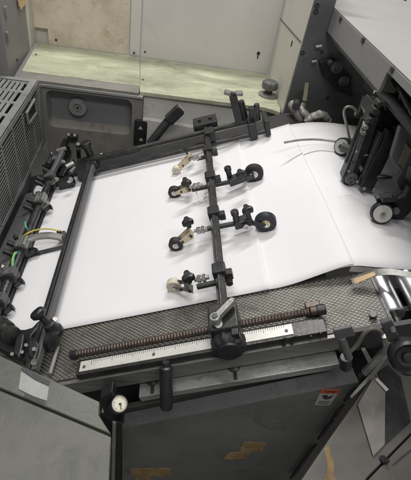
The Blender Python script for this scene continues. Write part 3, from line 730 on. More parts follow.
# dark clutter between the frame and paper (back left)
G2 = 'dark fittings in the back left corner'
spec = [((60,137),'bolted dark block against the side frame below the recess',.045),((57,160),'slanted dark arm with pale tip near the back left corner',.04),((72,166),'dark fitting with pale knuckles left of the clamp bar post',.03),
        ((66,182),'low dark fitting with bright nut at the paper corner',.02),((78,148),'thin dark upright beside the clamp bar post',.04)]
for i,((x,y),lab,w) in enumerate(spec):
    P = pt(x,y,w); root = thing('machine_fitting', P-N*w, lab, 'machine fitting', G2)
    if i == 0:
        P = py(73,137,YF-.01); MB().box(P, .014, .01, .006).build('block', M['black'], root, .002)
        for dx in (-.010,.008): MB().cyl(P+V((dx,-.006,.006)), P+V((dx,-.012,.014)), .005, 10).build('bolt', M['vent'], root)
    elif i == 1:
        MB().bar(pt(50,178,.04), pt(63,151,.06), .014, .014).build('arm', M['darkgrey'], root, .003)
        MB().cyl(pt(57,151,.065), pt(66,148.5,.065), .0065, 12).build('tip_roller', M['aludull'], root)
        MB().cyl(pt(48,165,.05), pt(52,158,.05), .009, 16).build('roller', M['blackmetal'], root)
    elif i == 2:
        MB().bar(pt(62,178,.03), pt(72,160,.045), .018, .018).build('arm', M['black'], root, .003)
        MB().cyl(pt(66,167,.055), pt(74,163,.055), .007, 12).build('knuckle', M['aludull'], root)
        MB().cyl(pt(70,173,.045), pt(75,168,.045), .006, 12).build('knuckle', M['darkgrey'], root)
    elif i == 3:
        MB().box(P, .022, .012, .014, U, W, N).build('block', M['black'], root, .003)
        MB().cyl(pt(69,181,.035), pt(71,179,.043), .007, 6).build('nut', M['steel'], root)
    else:
        MB().cyl(pt(79,158,.02), pt(78,144,.075), .006, 12).build('stem', M['blackmetal'], root)
        MB().cyl(pt(77,150,.06), pt(80,149,.06), .009, 14).build('collar', M['black'], root)
# black grip leaning against the back panel
t = thing('grip_handle', pt(160,140,.0), 'black rubber grip with a square metal-capped head leaning behind the back spindle', 'handle')
a = py(150,144,1.15); b = py(168,121,1.17); c = py(172,117,1.17); d_ = py(181,108.5,1.175)
MB().cyl(a, b, .0125, 20).build('grip', M['rubber'], t)
MB().bar(b, d_, .029, .029, Y3).build('square_head', M['black'], t, .004)
dd = (d_-b).normalized(); MB().bar(d_+dd*.0005, d_+dd*.003, .022, .022, Y3).build('head_cap', M['aludull'], t, .002)

# star knob on shelf
t = thing('star_knob', pz(268,95,ZS), 'dark fluted hand knob on a round flange at the right end of the green shelf', 'knob')
P = pz(267.5,95.5,ZS)
MB().lathe(P+Z3*.0006, Z3, [(.030,0),(.030,.004),(.022,.006),(.018,.006)], 32).build('flange', M['frame'], t)
MB().cyl(P+Z3*.005, P+Z3*.022, .012).build('stem', M['blackmetal'], t)
MB().lobed(P+Z3*.020, Z3, .026, .026, 8, .12, 64).build('knob_head', M['darkgrey'], t, 0, 50)

#@@RIGHT
# ------------------------------------------------------------------ right: press frame, beam, feeder head
XBM = .409; ZBT = -.2205; ZBB = -.2755
t = thing('feeder_frame', (.5,1.2,-.9), 'dark grey upright machine frame behind the suction head, with bolts and openings', 'machine frame')
mb = MB(); mb.poly([V((XG-.006,1.186,-.8)), V((.9,1.186,-.8)), V((.9,1.186,-.278)), V((XBM-.0005,1.186,-.278)), V((XBM-.0005,1.186,-.05)), V((XG-.006,1.186,-.05))], (0,-.015,0)); mb.build('frame_plate', M['darkgrey'], t, .002)
for x,y,r_ in ((317,6,.005),(316,12,.005),(302.5,53,.005),(314,61,.004),(328,98,.0045),(322,52,.004),(308,88,.003),(340,30,.004),(345,72,.003)):
    P = py(x,y,1.171); MB().lathe(P+V((0,.001,0)), (0,-1,0), [(r_*1.3,0),(r_*1.2,.002),(r_*.6,.002),(r_*.5,.0005)], 18).build('bolt_hole', M['void'], t)
for x0,y0,x1,y1 in ((316,47,322,46),(312,62,317,61)):
    MB().cyl(py(x0,y0,1.165), py(x1,y1,1.160), .004, 10).build('pin', M['aludull'], t)
mb = MB(); mb.poly([py(*q,1.170) for q in ((318,60),(332,57),(350,75),(352,96),(337,90),(322,74))], (0,-.012,0)); mb.build('pump_casting', M['void'], t, .003)
for x,y,r_ in ((336,66,.016),(343,80,.014),(330,62,.008)):
    P = py(x,y,1.158); MB().lathe(P, (0,-1,0), [(r_,0),(r_,.010),(r_*.6,.014),(r_*.5,.010)], 20).build('boss', M['darkgrey'], t)
mb = MB(); mb.bar(py(364,96,1.15), py(358.5,112,1.15), .007, .004, Y3); mb.build('pale_strip', M['panelgrey'], t)
mb = MB(); mb.bar(py(307,83,1.14), py(304.5,101,1.10), .010, .004, Y3); mb.build('brown_strap', M['olive'], t)

t = thing('top_beam', (.6,.8,ZBB), 'wide machine cover with painted-in lit top and shaded side, running toward the upper right corner', 'machine cover')
mb = MB(); mb.poly([V((XBM+.001,.30,ZBT)), V((1.3,.30,ZBT)), V((1.3,1.9,ZBT)), V((XBM+.001,1.9,ZBT))], (0,0,.003)); mb.build('top_plate', M['beam_top'], t, .001)
# side plate with triangular opening: split in pieces around it
o1, o2, o3, o4 = pxx(387,72,XBM), pxx(377,94,XBM), pxx(411,138,XBM), pxx(411,93,XBM)
mb = MB()
yA = o1.y; yo2 = o2.y
zt, zbt = ZBT-.0005, ZBB
ydn = .62; 
mb.poly([V((XBM,1.9,zt)), V((XBM,1.9,zbt)), V((XBM,o2.y,zbt)), V((XBM,o1.y,o1.z)), V((XBM,o1.y,zt))], (.008,0,0))
mb.poly([V((XBM,o1.y,zt)), V((XBM,o1.y,o1.z)), V((XBM,.30,o1.z-.004)), V((XBM,.30,zt))], (.008,0,0))
mb.build('side_plate', M['beam_side'], t, .0008)
mb = MB(); mb.box((XBM+.05,.66,ZBB-.0),.002,.30,.05); mb.build('inner_wall', M['void'], t)
mb = MB(); mb.poly([V((XBM+.001,.30,zbt-.003)), V((XBM+.10,.30,zbt-.003)), V((XBM+.10,o2.y+.004,zbt-.003)), V((XBM+.001,o2.y+.004,zbt-.003))], (0,0,.004)); mb.build('bottom_ledge', M['charcoal'], t, .001)
mb = MB(); mb.poly([V((XBM,.30,zbt+.002)), V((XBM,1.17,zbt+.002)), V((XBM,1.17,zbt-.004)), V((XBM,.30,zbt-.004))], (-.0015,0,0)); mb.build('edge_trim', M['blackmetal'], t)
for x,y in ((341,19.5),(363.5,40.5),(392.5,70)):
    P = pxx(x,y,XBM); MB().box(P, .003, .006, .005).build('slot_bolt', M['ink'], t, .001)
P = pxx(374,92,XBM-.004); MB().cyl(P, P+V((.006,0,0)), .0035, 12).build('bright_screw', M['steel'], t)
random.seed(5)
for k in range(9):
    x = 396+k*1.9; y = 84+k*3.6+random.uniform(-2,2); P = pxx(x,y,XBM+.03)
    MB().cyl(P, P+V((.0,.012,.004)), random.uniform(.005,.009), 12).build('chain_link', M['blackmetal'], t)
P1, P2 = pxx(401,92,XBM+.02), pxx(413,116,XBM+.02); MB().bar(P1,P2,.004,.006,X3).build('chain_rod', M['darkgrey'], t)
P = pz(404.5,0,ZBT+.004); MB().box(P, .004,.006,.004).build('latch', M['ink'], t)

# crumpled bag/fabric and hose behind paper
t = thing('air_hose', py(302,118,1.10), 'crumpled pale air hoses emerging behind the pile of paper', 'hose')
MB().tube([py(303,126,1.09), py(299,117,1.09), py(294.5,109,1.10), py(292,104,1.12)], .012, 16).build('hose_bend', M['foil'], t)
MB().tube([py(312,125,1.08), py(307,116,1.08), py(301,110,1.09), py(303,106,1.12)], .010, 16).build('hose_bend', M['foil'], t)
mb = MB(); random.seed(2)
mb.tube([py(306,122,1.07), py(314,116.5,1.07), py(322,115,1.075), py(328,121,1.08)], .011, 14)
for v in mb.bm.verts: v.co += V((random.uniform(-1,1),random.uniform(-1,1),random.uniform(-1,1)))*.0017
mb.build('crumpled_sleeve', M['foil'], t, 0, 20)
MB().tube([py(296,107,1.07), py(297,103,1.09)], .011, 16, 0).build('hose_collar', M['rubber'], t)

# feeder rods and wheels
ZP2 = ZP+.001
t = thing('guide_finger', pz(340,142,ZP2), 'thin curved steel finger lying over the pile toward the black disc', 'rod')
MB().tube([pz(284.5,142.5,ZP2+.012), pz(300,140,ZP2+.016), pz(318,139.5,ZP2+.018), pz(336,141.5,ZP2+.022)], .0028, 12).build('finger', M['aludull'], t)
t = thing('hooked_rod', pz(350,140,ZP2), 'bent pale steel rod with a hooked top standing behind the black disc', 'rod')
yh = pz(350,141,ZP2+.02).y
MB().tube([py(350,141,yh), py(347,127,yh), py(344,114,yh), py(345,108.5,yh), py(349,106.5,yh), py(354,108,yh), py(357,112,yh+.01)], .0030, 12).build('rod', M['aludull'], t)
P = py(356,113,yh-.002); MB().cyl(P, P+V((0,-.006,0)), .005, 6).build('nut', M['steel'], t)

def pile_wheel(root, x, y, rx, tyre, face, rim, ax):
    ax = V(ax).normalized(); P = pz(x, y, ZP2); r = mpx(P, rx); 
    c = pz(x, y, ZP2+r+.0006)
    r = mpx(c, rx); c = pz(x, y, ZP2+r)
    mb = MB(); mb.lathe(c, ax, [(r*.6,-.010),(r*.94,-.010),(r,-.008),(r,.003),(r*.92,.0055),(r*.84,.0055)], 48); wh = mb.build('wheel', M[tyre], root)
    mb = MB(); mb.lathe(c, ax, [(r*.84,.0045),(r*.82,.0065),(r*.36,.0065),(r*.34,.0085),(r*.2,.0085)], 48); mb.build('rim', M[face], wh)
    mb = MB(); mb.lathe(c, ax, [(r*.26,.0080),(r*.24,.0105),(r*.12,.0105),(r*.10,.0085)], 24); mb.build('hub', M[rim], wh)
    return c, r
t = thing('press_roller', pz(383,222,ZP2), 'large press wheel with pale grey disc face on a black holder above the chrome rollers', 'roller')
c, r = pile_wheel(t, 382, 213, 11.0, 'rubber', 'panelgrey', 'aludull', (-.25,-1,.32))
zc = c.z
mb = MB(); mb.poly([hit(*q, Y3, c.y+.012) for q in ((376,199),(383,197),(392,196),(402,203),(409,188),(424,183),(424,204),(411,212),(402,221),(384,221))], (0,.014,0)); mb.build('holder', M['black'], t, .002)
MB().cyl(py(396,211,c.y-.002), py(396,211,c.y+.014), .007, 20).build('pivot_bolt', M['darkgrey'], t)
MB().bar(py(381,198,c.y+.004), py(396,197,c.y+.004), .016, .012, Z3).build('ribbed_cap', M['rubber'], t, .002)
MB().cyl(py(394,196,c.y), py(401,190,c.y), .006, 14).build('spring_stud', M['blackmetal'], t)
t = thing('pile_disc', pz(345,153,ZP2), 'black disc with pale inner face on the pile at the steel finger tip', 'wheel')
c, r = pile_wheel(t, 342.5, 146.5, 8.8, 'rubber', 'panelgrey', 'darkgrey', (-1,-.75,.25))
MB().cyl(c+V((.0,.0,.0)), c+V((.030,.020,-.002)), r*.72, 24).build('drum', M['darkgrey'], t)
ax_ = V((-1,-.75,.25)).normalized(); MB().cyl(c+ax_*.004, c+V((.016,-.014,.002)), r*.58, 28).build('front_drum', M['darkgrey'], t)
MB().cyl(c+V((.012,-.008,.0)), c+V((.045,.004,-.004)), r*.42, 20).build('axle_housing', M['black'], t)

# suction head
t = thing('suction_head', pz(370,185,ZP2), 'black suction head with two slanting arms hanging over the pile at right', 'feeder head')
yS = pz(356,184,ZP2+.01).y     # front plane of the slanting arms
def sarm(name, pts, y0, th, m, bev=.0015):
    return MB().poly([py(*q, y0) for q in pts], (0,th,0)).build(name, M[m], t, bev)
sarm('left_arm', ((372,108),(381,112),(359,180),(345,187),(342.5,178),(350,160)), yS+.01, .022, 'blackmetal')
sarm('arm_highlight_strip', ((367,118),(371,119),(352,176),(347.5,175)), yS+.005, .004, 'darkgrey')
sarm('arm_edge_strip', ((362,118),(364.5,119),(347.5,164),(345,163)), yS-.002, .008, 'black')
P = py(352,180,yS+.0); mb = MB(); mb.lathe(P, (0,1,0), [(.012,0),(.0135,.002),(.0135,.016),(.012,.018)], 8); sb = mb.build('suction_block', M['darkgrey'], t)
for dx,dz in ((-.004,.004),(.005,.003),(0,-.006)): MB().cyl(P+V((dx,-.001,dz)), P+V((dx,.002,dz)), .0024, 10).build('port', M['ink'], sb)
sarm('centre_body', ((371,124),(392,118),(399,128),(384,163),(366,180),(357,171)), yS+.03, .05, 'void', .003)
sarm('right_arm', ((388,132),(399,137),(372,192),(361,189),(362,184)), yS-.022, .018, 'black')
sarm('arm_rail', ((380,134),(384,135),(366,180),(362,179)), yS-.020, .012, 'blackmetal')
sarm('top_block', ((368,114),(375,104),(380,107),(386,103),(396,113),(400,122),(396,129),(372,126)), yS+.02, .05, 'black', .003)
for k in range(6):
    P = py(368-3.9*k, 122+9.8*k, yS-.003); MB().cyl(P, P+V((0,-.003,0)), .0022, 8).build('edge_screw', M['vent'] if k%2 else M['blackmetal'], t)
for (x0,y0,x1,y1) in ((372,130,358,166),(378,128,370,150),(386,128,380,146)):
    MB().bar(py(x0,y0,yS+.027), py(x1,y1,yS+.027), .004, .005, Y3).build('guide_rib', M['blackmetal'], t, .0006)
for x,y,r_ in ((371,121,.006),(376,112,.007),(366,128,.005),(380,105,.006),(364,134,.004),(388,108,.006),(392,133,.006),(396,140,.005),(362,170,.004)):
    P = py(x,y,yS); MB().cyl(P, P+V((0,.02,0)), r_, 14).build('fitting', M['blackmetal'] if r_>.005 else M['aludull'], t)
for x,y,s_ in ((375,153,.0075),(382,147,.003),(366,155,.003),(370,157,.003)):
    P = py(x,y,yS-.005); MB().box(P, s_, .002, s_*.45, (X3+Z3*.3).normalized(), Y3, (Z3-X3*.3).normalized()).build('bright_edge', M['steel'], t, .0005)
P = py(374,189,yS-.024); MB().cyl(P, P+V((0,-.004,0)), .004, 6).build('bolt', M['aludull'], t)
P = py(364,188,yS-.023); MB().cyl(P, P+V((0,-.004,0)), .004, 6).build('bolt', M['aludull'], t)
a, b = py(376.5,177,yS-.024), py(392.5,177.5,yS-.030)
MB().lathe(a, b-a, [(.003,0),(.0045,.004),(.0048,.016),(.0035,.024),(.0015,(b-a).length)], 16).build('peg', M['black'], t)
# dark tapered bracket on the right with olive strip
t = thing('support_plate', pz(405,190,ZP2), 'dark tapering support plate with an olive strip, right of the suction head', 'bracket')
yT = pz(399,190,ZP2+.05).y
MB().poly([py(*q,yT) for q in ((400,128),(424,120),(424,200),(411,196),(399,189),(396,181),(402,172),(391,158))], (0,.012,0)).build('plate', M['darkgrey'], t, .002)
MB().poly([py(*q,yT-.004) for q in ((406.5,144),(411.5,150),(404,170),(399,164))], (0,.004,0)).build('olive_strip', M['olive'], t)
MB().poly([py(*q,yT-.003) for q in ((409,166),(424,160),(424,186),(411,184),(406,178))], (0,.003,0)).build('grey_facet', M['vent'], t, .0008)

# chrome rollers
def surf_roller(xa, ya, xb, yb, rpx, lab):
    w = -.014
    a, b = pt(xa,ya,w), pt(xb,yb,w); um = (a.dot(U)+b.dot(U))/2; r_ = mpx(b, rpx)
    root = thing('chrome_roller', T(um,(a.y+b.y)/2,w-r_), lab, 'roller', 'chrome rollers right of the mesh plate')
    ye = .488; MB().cyl(T(um,b.y,w), T(um,ye,w), r_, 48).build('barrel', M['chrome'], root)
    MB().cyl(T(um,b.y-.02,w), T(um,ye+.008,w), r_*.4, 24).build('journal', M['blackmetal'], root)
surf_roller(378,280,394,316,11.5,'polished chrome roller directly beside the mesh plate')
surf_roller(405,270,421,312,11.0,'polished chrome roller at the right picture edge')
t = thing('edge_strap', pt(350,282,.006), 'thin curved steel strap with a worn tan end lying over mesh plate and rollers', 'strap')
def ribbon(mb, pts, wd, th):
    q = [V(p) for p in pts]; out = []
    for i in range(len(q)-1):
        for k in range(4): out.append(q[i].lerp(q[i+1], k/4))
    out.append(q[-1])
    for _ in range(3): out = [out[0]]+[(out[i-1]+out[i]*2+out[i+1])/4 for i in range(1,len(out)-1)]+[out[-1]]
    strip3(mb, [p-wd/2 for p in out], wd, N*th)
mb = MB(); ribbon(mb, [pt(352,282.5,.012), pt(364,276,.018), pt(376,272.5,.026), pt(392,271.5,.03), pt(414,276,.03)], W*.014, .001); mb.build('steel_strap', M['barsteel'], t)
mb = MB(); ribbon(mb, [pt(353,283,.010), pt(363,277.5,.016), pt(375,273.5,.0245)], W*.014, .001)
mb = MB(); mb.poly([pt(353.5,279.5,.0125), pt(374,272,.026), pt(376,275.5,.026), pt(355,284.5,.0125)], N*.0016); mb.build('tan_end', M['tan'], t)
t = thing('roller_bed', T(.33,.45,-.05), 'black trough beneath the chrome rollers', 'machine frame')
MB().poly([T(.168,.395,-.050), T(.52,.395,-.050), T(.52,.493,-.050), T(.168,.493,-.050)], N*-.02).build('trough', M['void'], t)
MB().poly([T(.1665,.393,.001), T(.171,.393,.001), T(.171,.495,.001), T(.1665,.495,.001)], N*-.02).build('divider', M['blackmetal'], t)
MB().poly([T(.085,.384,.0035), T(.52,.376,.0035), T(.52,.391,.0035), T(.085,.391,.0035)], N*-.05).build('front_flange', M['charcoal'], t, .001)
P = pt(373,316,.004); MB().cyl(P, P+N*.005, .006, 20).build('bolt', M['blackmetal'], t)

#@@FRONT
# ------------------------------------------------------------------ front lower bars, door, covers
t = thing('slotted_bar', T(-.05,.36,-.06), 'worn grey steel bar with two adjusting slots below the rail', 'bar')
c1, c2, c3, c4 = (138,384), (333,346), (340,363), (140,398)
wS = -.052
P1, P2, P3, P4 = [pt(*q, wS) for q in (c1,c2,c3,c4)]
vt_ = (P1.y+P2.y)/2; vf_ = (P3.y+P4.y)/2; u0_ = (P1.dot(U)+P4.dot(U))/2; u1_ = (P2.dot(U)+P3.dot(U))/2
mb = MB(); mb.poly([T(u0_,vf_,wS), T(u1_,vf_,wS), T(u1_,vt_,wS), T(u0_,vt_,wS)], N*-.015); mb.build('bar_body', M['slotbar'], t, .0012)
for x,y in ((152.5,389.5),(235,372)):
    P = pt(x,y,wS); uu = P.dot(U); 
    MB().box(T(uu,vf_+(vt_-vf_)*.5,wS+.0004), .0030, (vt_-vf_)*.42, .0006, U, W, N).build('slot', M['ink'], t)
    MB().lathe(T(uu,vt_-.003,wS+.0005), N, [(.0105,0),(.0105,.004),(.006,.006),(.0055,.011),(.003,.011)], 24).build('slot_screw', M['blackmetal'], t)
# handle peg
t = thing('round_handle', pt(166,375,-.02), 'cylindrical black handle projecting downward below the rule, left of the fluted knob', 'handle')
ya_ = .376
a = py(166,367,ya_); b = py(166.5,408,ya_-.035)
dd = (b-a).normalized(); r_ = mpx(a, 6.6)
MB().lathe(a, dd, [(r_*.55,-.009),(r_*.6,-.002),(r_*.95,0),(r_,.002),(r_,(b-a).length-.004),(r_*.9,(b-a).length),(r_*.5,(b-a).length+.0005)], 36).build('grip', M['black'], t)
# lower ledge and door
YD = .37
t = thing('door_panel', py(230,440,YD), 'dark grey front door panel with warning label and torn yellow patches', 'door')
cD = [py(*q,YD) for q in ((120,432),(359,377),(350,366),(125,420))]
A_, B_ = py(122,428,YD), py(359,382,YD)
dl = [py(122,520,YD), py(262,520,YD)]
mb = MB(); mb.poly([A_, B_, py(284,490,YD), py(262,522,YD), py(122,522,YD)], (0,.012,0)); dr = mb.build('door_sheet', M['door'], t, .001)
# folded top edge of the door
zA = V((0,0,.014))
mb = MB(); C_, D_ = py(352,366,YD+.02), py(122,414,YD+.02)
mb.poly([A_, B_, C_+V((0,.0,0)), D_+V((0,0,0))], (0,.004,-.004)); mb.build('folded_edge', M['darkgrey'], t, .0008)
# torn yellow patches
for pts__ in (((223.5,459.5),(226,455.5),(229,453.2),(240,452.3),(246,452.8),(252,451.8),(249,455),(246.5,458.6),(240,458.1),(233,459.8)), ((240.6,447.5),(243.6,443),(250,442.2),(266.5,442.8),(266,445.5),(263.5,447),(262.5,451.2),(255,450.8),(250.5,452),(240.3,451.6)), ((131,475),(131,469),(171,468.5),(171.5,476),(150,476.5),(151,484),(136,484),(135,476))):
    mb = MB(); mb.poly([py(*q,YD-.0012) for q in pts__], (0,.001,0)); mb.build('torn_tape', M['wood'], t)
# warning label
def q2(u_, v_):   # label local coords (0..1, 0..1) on the door plane
    a,b,c_,d__ = py(321,390,YD-.0010), py(340.5,390.5,YD-.0010), py(329.5,405.5,YD-.0010), py(314.5,405,YD-.0010)
    return (a.lerp(b,u_)).lerp(d__.lerp(c_,u_), v_)
mb = MB(); mb.poly([q2(0,.22), q2(1,.22), q2(1,1), q2(0,1)], (0,.0008,0)); lb = mb.build('warning_label', M['label'], t)
mb = MB(); mb.poly([q2(0,-.02), q2(1,-.02), q2(1,.215), q2(0,.215)], (0,.0008,0)); mb.build('red_header', M['red'], lb)
mb = MB()
def quad(u0,v0,u1,v1,dy=-.0004):
    mb.poly([q2(u0,v0)+V((0,dy,0)), q2(u1,v0)+V((0,dy,0)), q2(u1,v1)+V((0,dy,0)), q2(u0,v1)+V((0,dy,0))], (0,.0003,0))
for k in range(5): 
    u_ = .26+.12*k; quad(u_,.04,u_+.025,.18); quad(u_,.04,u_+.08,.08); 
    if k%2: quad(u_,.14,u_+.08,.18)
mb.poly([q2(.2,.32)+V((0,-.0004,0)), q2(.45,.30)+V((0,-.0004,0)), q2(.55,.42)+V((0,-.0004,0)), q2(.8,.30)+V((0,-.0004,0)), q2(.75,.52)+V((0,-.0004,0)), q2(.5,.60)+V((0,-.0004,0)), q2(.3,.50)+V((0,-.0004,0))], (0,.0003,0))
for k in range(3): quad(.15,.72+.08*k,.85,.745+.08*k)
mb.build('label_print', M['ink'], lb)

# upper dark shelf strip between slotted bar and door
t = thing('lower_ledge', py(230,400,YD+.03), 'dark horizontal ledge between the slotted bar and the door panel', 'ledge')
mb = MB(); mb.poly([py(118,410,.40), py(345,362,.40), py(348,371,.40), py(120,421,.40)], (0,.01,0)); mb.build('ledge_plate', M['door'], t, .001)

# pressure gauge
t = thing('pressure_gauge', py(118,404,.36), 'round pressure gauge with cream dial in a black housing beside the left cover', 'gauge')
gc = py(119.5,404,.345); gd = (-gc).normalized()*.75+V((.5,-.1,.35))*.5; gd.normalize()
r_ = mpx(gc, 8.0)
MB().lathe(gc-gd*.030, gd, [(r_*1.1,0),(r_*1.2,.004),(r_*1.2,.024),(r_*1.1,.030),(r_*1.0,.031),(r_*.98,.028)], 40).build('housing', M['black'], t)
MB().lathe(gc-gd*.0025, gd, [(r_*.99,0),(r_*.99,.0045),(r_*.90,.0048),(r_*.88,.003)], 40).build('bezel', M['aludull'], t)
dlp = MB().lathe(gc-gd*.002, gd, [(r_*.88,0),(r_*.88,.003),(r_*.001,.0031)], 40).build('dial', M['dial'], t)
e1 = gd.cross(Z3).normalized(); e2 = e1.cross(gd).normalized()
mb = MB()
for k in range(21):
    an = radians(-225+270*k/20); dv = e1*cos(an)+e2*sin(an); l_ = .2 if k%5==0 else .11
    mb.bar(gc+dv*r_*(.82-l_)+gd*.0014, gc+dv*r_*.82+gd*.0014, .0005, .0003, gd)
mb.bar(gc-e1*r_*.2+e2*r_*.05+gd*.0018, gc+e1*r_*.15-e2*r_*.62+gd*.0018, .0012, .0004, gd); mb.cyl(gc+gd*.0012, gc+gd*.003, r_*.13, 16)
mb.build('needle', M['ink'], dlp)
MB().cyl(py(103,409,.34), py(103,409,.34)+V((0,-.006,.002)), .0025, 12).build('screw', M['steel'], t)
# dark bracket holding the gauge
MB().poly([py(*q,.352) for q in ((100,398),(112,392),(124,412),(124,424),(118,426),(99.5,414))], (0,.02,0)).build('bracket', M['black'], t, .002)
t = thing('thin_strip', py(115,450,.33), 'thin vertical steel strip with black edge between the left cover and the door', 'trim')
MB().poly([py(*q,.335) for q in ((112.5,423),(116,423.5),(114.5,490),(111,490))], (0,.004,0)).build('strip', M['aludull'], t)
MB().poly([py(*q,.338) for q in ((116,423.5),(122,424),(120,490),(114.5,490))], (0,.004,0)).build('black_edge', M['void'], t)

# left cover deck (horizontal, turned toward the operator)
ZL = -.585
t = thing('left_cover', pz(50,430,ZL), 'grey-green metal cover in the lower left corner with a seam and a silver tape patch', 'machine cover')
def zpoly(name, pts, z, th, m, par, bev=.0012): return MB().poly([pz(*q, z) for q in pts], (0,0,-th)).build(name, M[m], par, bev)
zpoly('upper_strip', ((-30,341),(20,364.5),(100,401.5),(99.3,415),(111.5,434.2),(-30,375.3)), ZL, .05, 'deck', t, .002)
zpoly('lower_plate', ((-30,377.5),(111.5,436.6),(108.5,500),(-30,500)), ZL-.001, .05, 'deck', t, .002)
zpoly('gap_lining', ((-25,372),(108,430),(107,445),(-25,385)), ZL-.006, .02, 'void', t, 0)
zpoly('tape_patch', ((21,371),(34,380),(49,387),(47,401),(32,395.5),(18.5,389)), ZL+.0012, .001, 'tape', t, .0002)
zpoly('dark_smear', ((22,366),(50,381),(49,385.5),(35,379),(21,369.5)), ZL+.0008, .0006, 'charcoal', t, 0)
zpoly('worn_edge', ((25,391.5),(34,393.5),(46,403),(47,407.5),(36,402.5),(24,397)), ZL+.0008, .0006, 'charcoal', t, 0)

# right cover deck
ZR = -.60
t = thing('right_cover', pz(360,440,ZR), 'light grey metal cover at the lower right with black rubber pad and seam lines', 'machine cover')
zpoly('side_plate', ((372,365),(384,372),(374,386),(345,408),(300,482),(296,500),(368,500),(369,478),(430,422),(430,500),(280,500),(285,492),(340,402),(352,388)), ZR-.02, .03, 'deckr', t, 0) if False else None
zpoly('main_plate', ((389,348),(430,360),(430,413),(368,476.5),(350,500),(288,500),(300,482),(330,438),(362,392),(374,372)), ZR, .04, 'deckr', t, .0015)
zpoly('lower_plate', ((430,415.5),(430,500),(353,500),(369,479)), ZR-.0015, .04, 'deckr', t, .0015)
zpoly('gap_lining', ((430,405),(430,425),(360,490),(350,490)), ZR-.008, .02, 'void', t, 0)
zpoly('seam', ((411.2,449),(411.6,450.2),(393,465.4),(392.6,464.6)), ZR+.0004, .0004, 'ink', t, 0)
zpoly('rubber_pad', ((378,372),(388,365),(401,377),(411,422),(385,445),(384.6,392)), ZR+.0022, .0015, 'rubber', t, .0004)
zpoly('bright_edge_strip', ((374,369),(388,350),(391,352),(376,374),(352,398),(350,396)), ZR+.0015, .001, 'slotbar', t, .0003)
zpoly('yellow_tape', ((324,449),(326.5,445),(329,446),(330,453),(333,461),(334.5,466),(333.5,474),(337,484),(335,492),(322,492),(324,480),(327.5,468),(326,457)), ZR+.0008, .0006, 'wood', t, 0)
t2 = thing('sheet_metal_flap', pz(370,430,ZR), 'bent pale metal flap taped at its top, lying on the right cover', 'flap')
mb = MB(); q = [pz(374,376.5,ZR+.014), pz(385,391,ZR+.012), pz(384.5,444.5,ZR+.003), pz(373,456.5,ZR+.003), pz(357.5,405,ZR+.003)]
mb.poly(q, V((0,0,.0015))); mb.build('flap_plate', M['flap'], t2, .0004)
mb = MB(); mb.bar(pz(376,378.5,ZR+.018), pz(387.5,390.5,ZR+.018), .006, .003, Z3); mb.build('white_tape', M['ruler'], t2, .0008)
t2 = thing('black_clip', pz(383.5,459,ZR), 'tiny black clip stuck on the right cover below the metal flap', 'clip')
P = pz(383.5,459,ZR+.004); mb = MB(); mb.cyl(P-Z3*.004, P+Z3*.002, .005, 14); mb.cyl(P+V((.003,-.003,-.004)), P+V((.003,-.003,.004)), .0035, 12); mb.build('clip_body', M['black'], t2)
# black rubber dashes in the gap between door and cover + dark gap
t = thing('door_seal', py(330,430,.362), 'broken black rubber seal running diagonally between the door panel and the right cover', 'seal')
def yp(name, pts, y, th, m, par, bev=0): return MB().poly([py(*q, y) for q in pts], (0,th,0)).build(name, M[m], par, bev)
yp('gap_wall', ((359,379),(376,372),(300,490),(262,520)), .385, .01, 'deckr', t)
for a0,a1 in ((.06,.16),(.24,.36),(.40,.56),(.66,.98)):
    def L(s_): return (356-66*s_-1, 388+94*s_)
    x0,y0 = L(a0); x1,y1 = L(a1)
    yp('seal_strip', ((x0-.5,y0),(x0+6,y0-5),(x1+6,y1-5),(x1-.5,y1)), .360, .006, 'rubber', t, .001)


# valve and hose between bar and right cover
t = thing('air_valve', py(343,345,.38), 'black valve cylinder hanging under a square block at the right end of the slotted bar', 'valve')
yp('mount_block', ((333,331),(352,327),(356,336),(336,340)), .350, .006, 'darkgrey', t, .002)
a, b = py(341,337,.352), py(349,358,.345)
MB().cyl(a, b, mpx(a,4.2), 24).build('valve_body', M['darkgrey'], t)
MB().cyl(py(346,357,.352), py(345.5,367,.352), mpx(a,6.5), 24).build('valve_base', M['black'], t)
t = thing('bent_hose', py(370,340,.37), 'grey hose arching over the dark opening beside the black hand wheel', 'hose')
MB().tube([py(350,352,.37), py(357,345,.37), (py(364,334,.37)), py(372,329,.37), py(380,331,.37), py(384,338,.37), py(386,345,.37)], mpx(py(370,330,.37),2.0), 16).build('hose', M['hose'], t)
MB().cyl(py(384,336,.365), py(385.5,345,.365), mpx(py(370,330,.37),3.0), 16).build('hose_fitting', M['aludull'], t)
t = thing('lever_strip', py(370,355,.375), 'short dark flat lever inside the opening beside the hose', 'lever')
yp('lever_plate', ((362,351),(366,350),(375,366),(371,369)), .375, .006, 'vent', t, .001)
yp('slanting_brace', ((390,344),(394,347),(366,377),(362,373)), .372, .006, 'slotbar', t, .001)
t = thing('corner_block', py(390,330,.36), 'square grey block with a bright bolt above the black hand wheel', 'block')
yp('block_body', ((381,324),(392,320),(399,336),(388,341)), .345, .008, 'darkgrey', t, .002)
MB().cyl(py(390,322,.35), py(393,331,.345), mpx(py(370,330,.37),2.6), 16).build('bolt', M['aludull'], t)
# side wall closing the right opening
t = thing('bed_wall', py(400,340,.40), 'dark machine wall behind the hand wheel', 'machine frame')
yp('wall_plate', ((325,322),(430,308),(430,380),(330,400)), .42, .01, 'void', t)
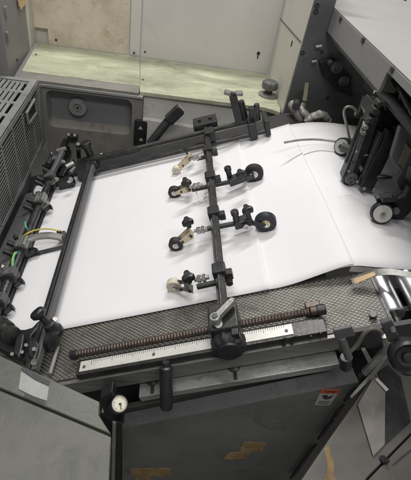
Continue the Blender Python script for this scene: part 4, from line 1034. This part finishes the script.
# hand wheel
t = thing('hand_wheel', py(405,357,.30), 'thick black hand wheel at the right edge above the lower cover', 'hand wheel')
hc = py(408,357,.315); hd = (V((-.35,-.75,.55))).normalized(); r_ = mpx(hc, 18.5)
MB().lathe(hc, hd, [(r_*.8,-.018),(r_*.97,-.014),(r_,-.004),(r_*.96,.006),(r_*.80,.010),(r_*.66,.006),(r_*.55,-.001),(r_*.30,-.002),(r_*.26,.003),(.0005,.004)], 56).build('wheel_rim', M['black'], t, 0, 50)
MB().cyl(hc-hd*.05, hc-hd*.015, r_*.3, 20).build('shaft', M['blackmetal'], t)

#@@LIGHT
# ------------------------------------------------------------------ lamps, world, camera
def area(name, loc, target, sx, sy, energy, color):
    l = bpy.data.lights.new(name, 'AREA'); l.shape = 'RECTANGLE'; l.size = sx; l.size_y = sy; l.energy = energy; l.color = color
    o = bpy.data.objects.new(name, l); col.objects.link(o); o.location = V(loc)+OFF
    o.rotation_euler = (V(target)-V(loc)).to_track_quat('-Z', 'Y').to_euler(); return o
area('ceiling_and_fill_light', (.05, 1.75, 1.25), (.2,.9,-.6), 1.0, .12, 26, (1,.98,.95))
area('ceiling_and_fill_light', (-.45, .55, 1.45), (.25,1.0,-.6), 1.2, .2, 12, (1,.975,.94))  # overhead fill, added so the back wall is lit
area('ceiling_and_fill_light', (.3, -.5, 1.35), (.1,1.3,-.4), 1.4, .3, 20, (1,.975,.94))  # lamp added behind the camera, brightens the upright faces
w = bpy.data.worlds.new('World'); scene.world = w; w.use_nodes = True
w.node_tree.nodes['Background'].inputs[0].default_value = (1,.985,.965,1)
w.node_tree.nodes['Background'].inputs[1].default_value = .22
cam = bpy.data.cameras.new('camera'); co = bpy.data.objects.new('camera', cam); col.objects.link(co)
cam.sensor_fit = 'HORIZONTAL'; cam.sensor_width = 36; cam.lens = 36*F/411; cam.clip_start = .01; cam.clip_end = 100
R = Matrix((RT, UP, -FW)).transposed().to_4x4(); R.translation = OFF
co.matrix_world = R
scene.camera = co
scene.view_settings.view_transform = 'Standard'; scene.view_settings.look = 'None'; scene.view_settings.exposure = 0; scene.view_settings.gamma = 1
for o in bpy.data.objects:
    if '_o' in o: del o['_o']
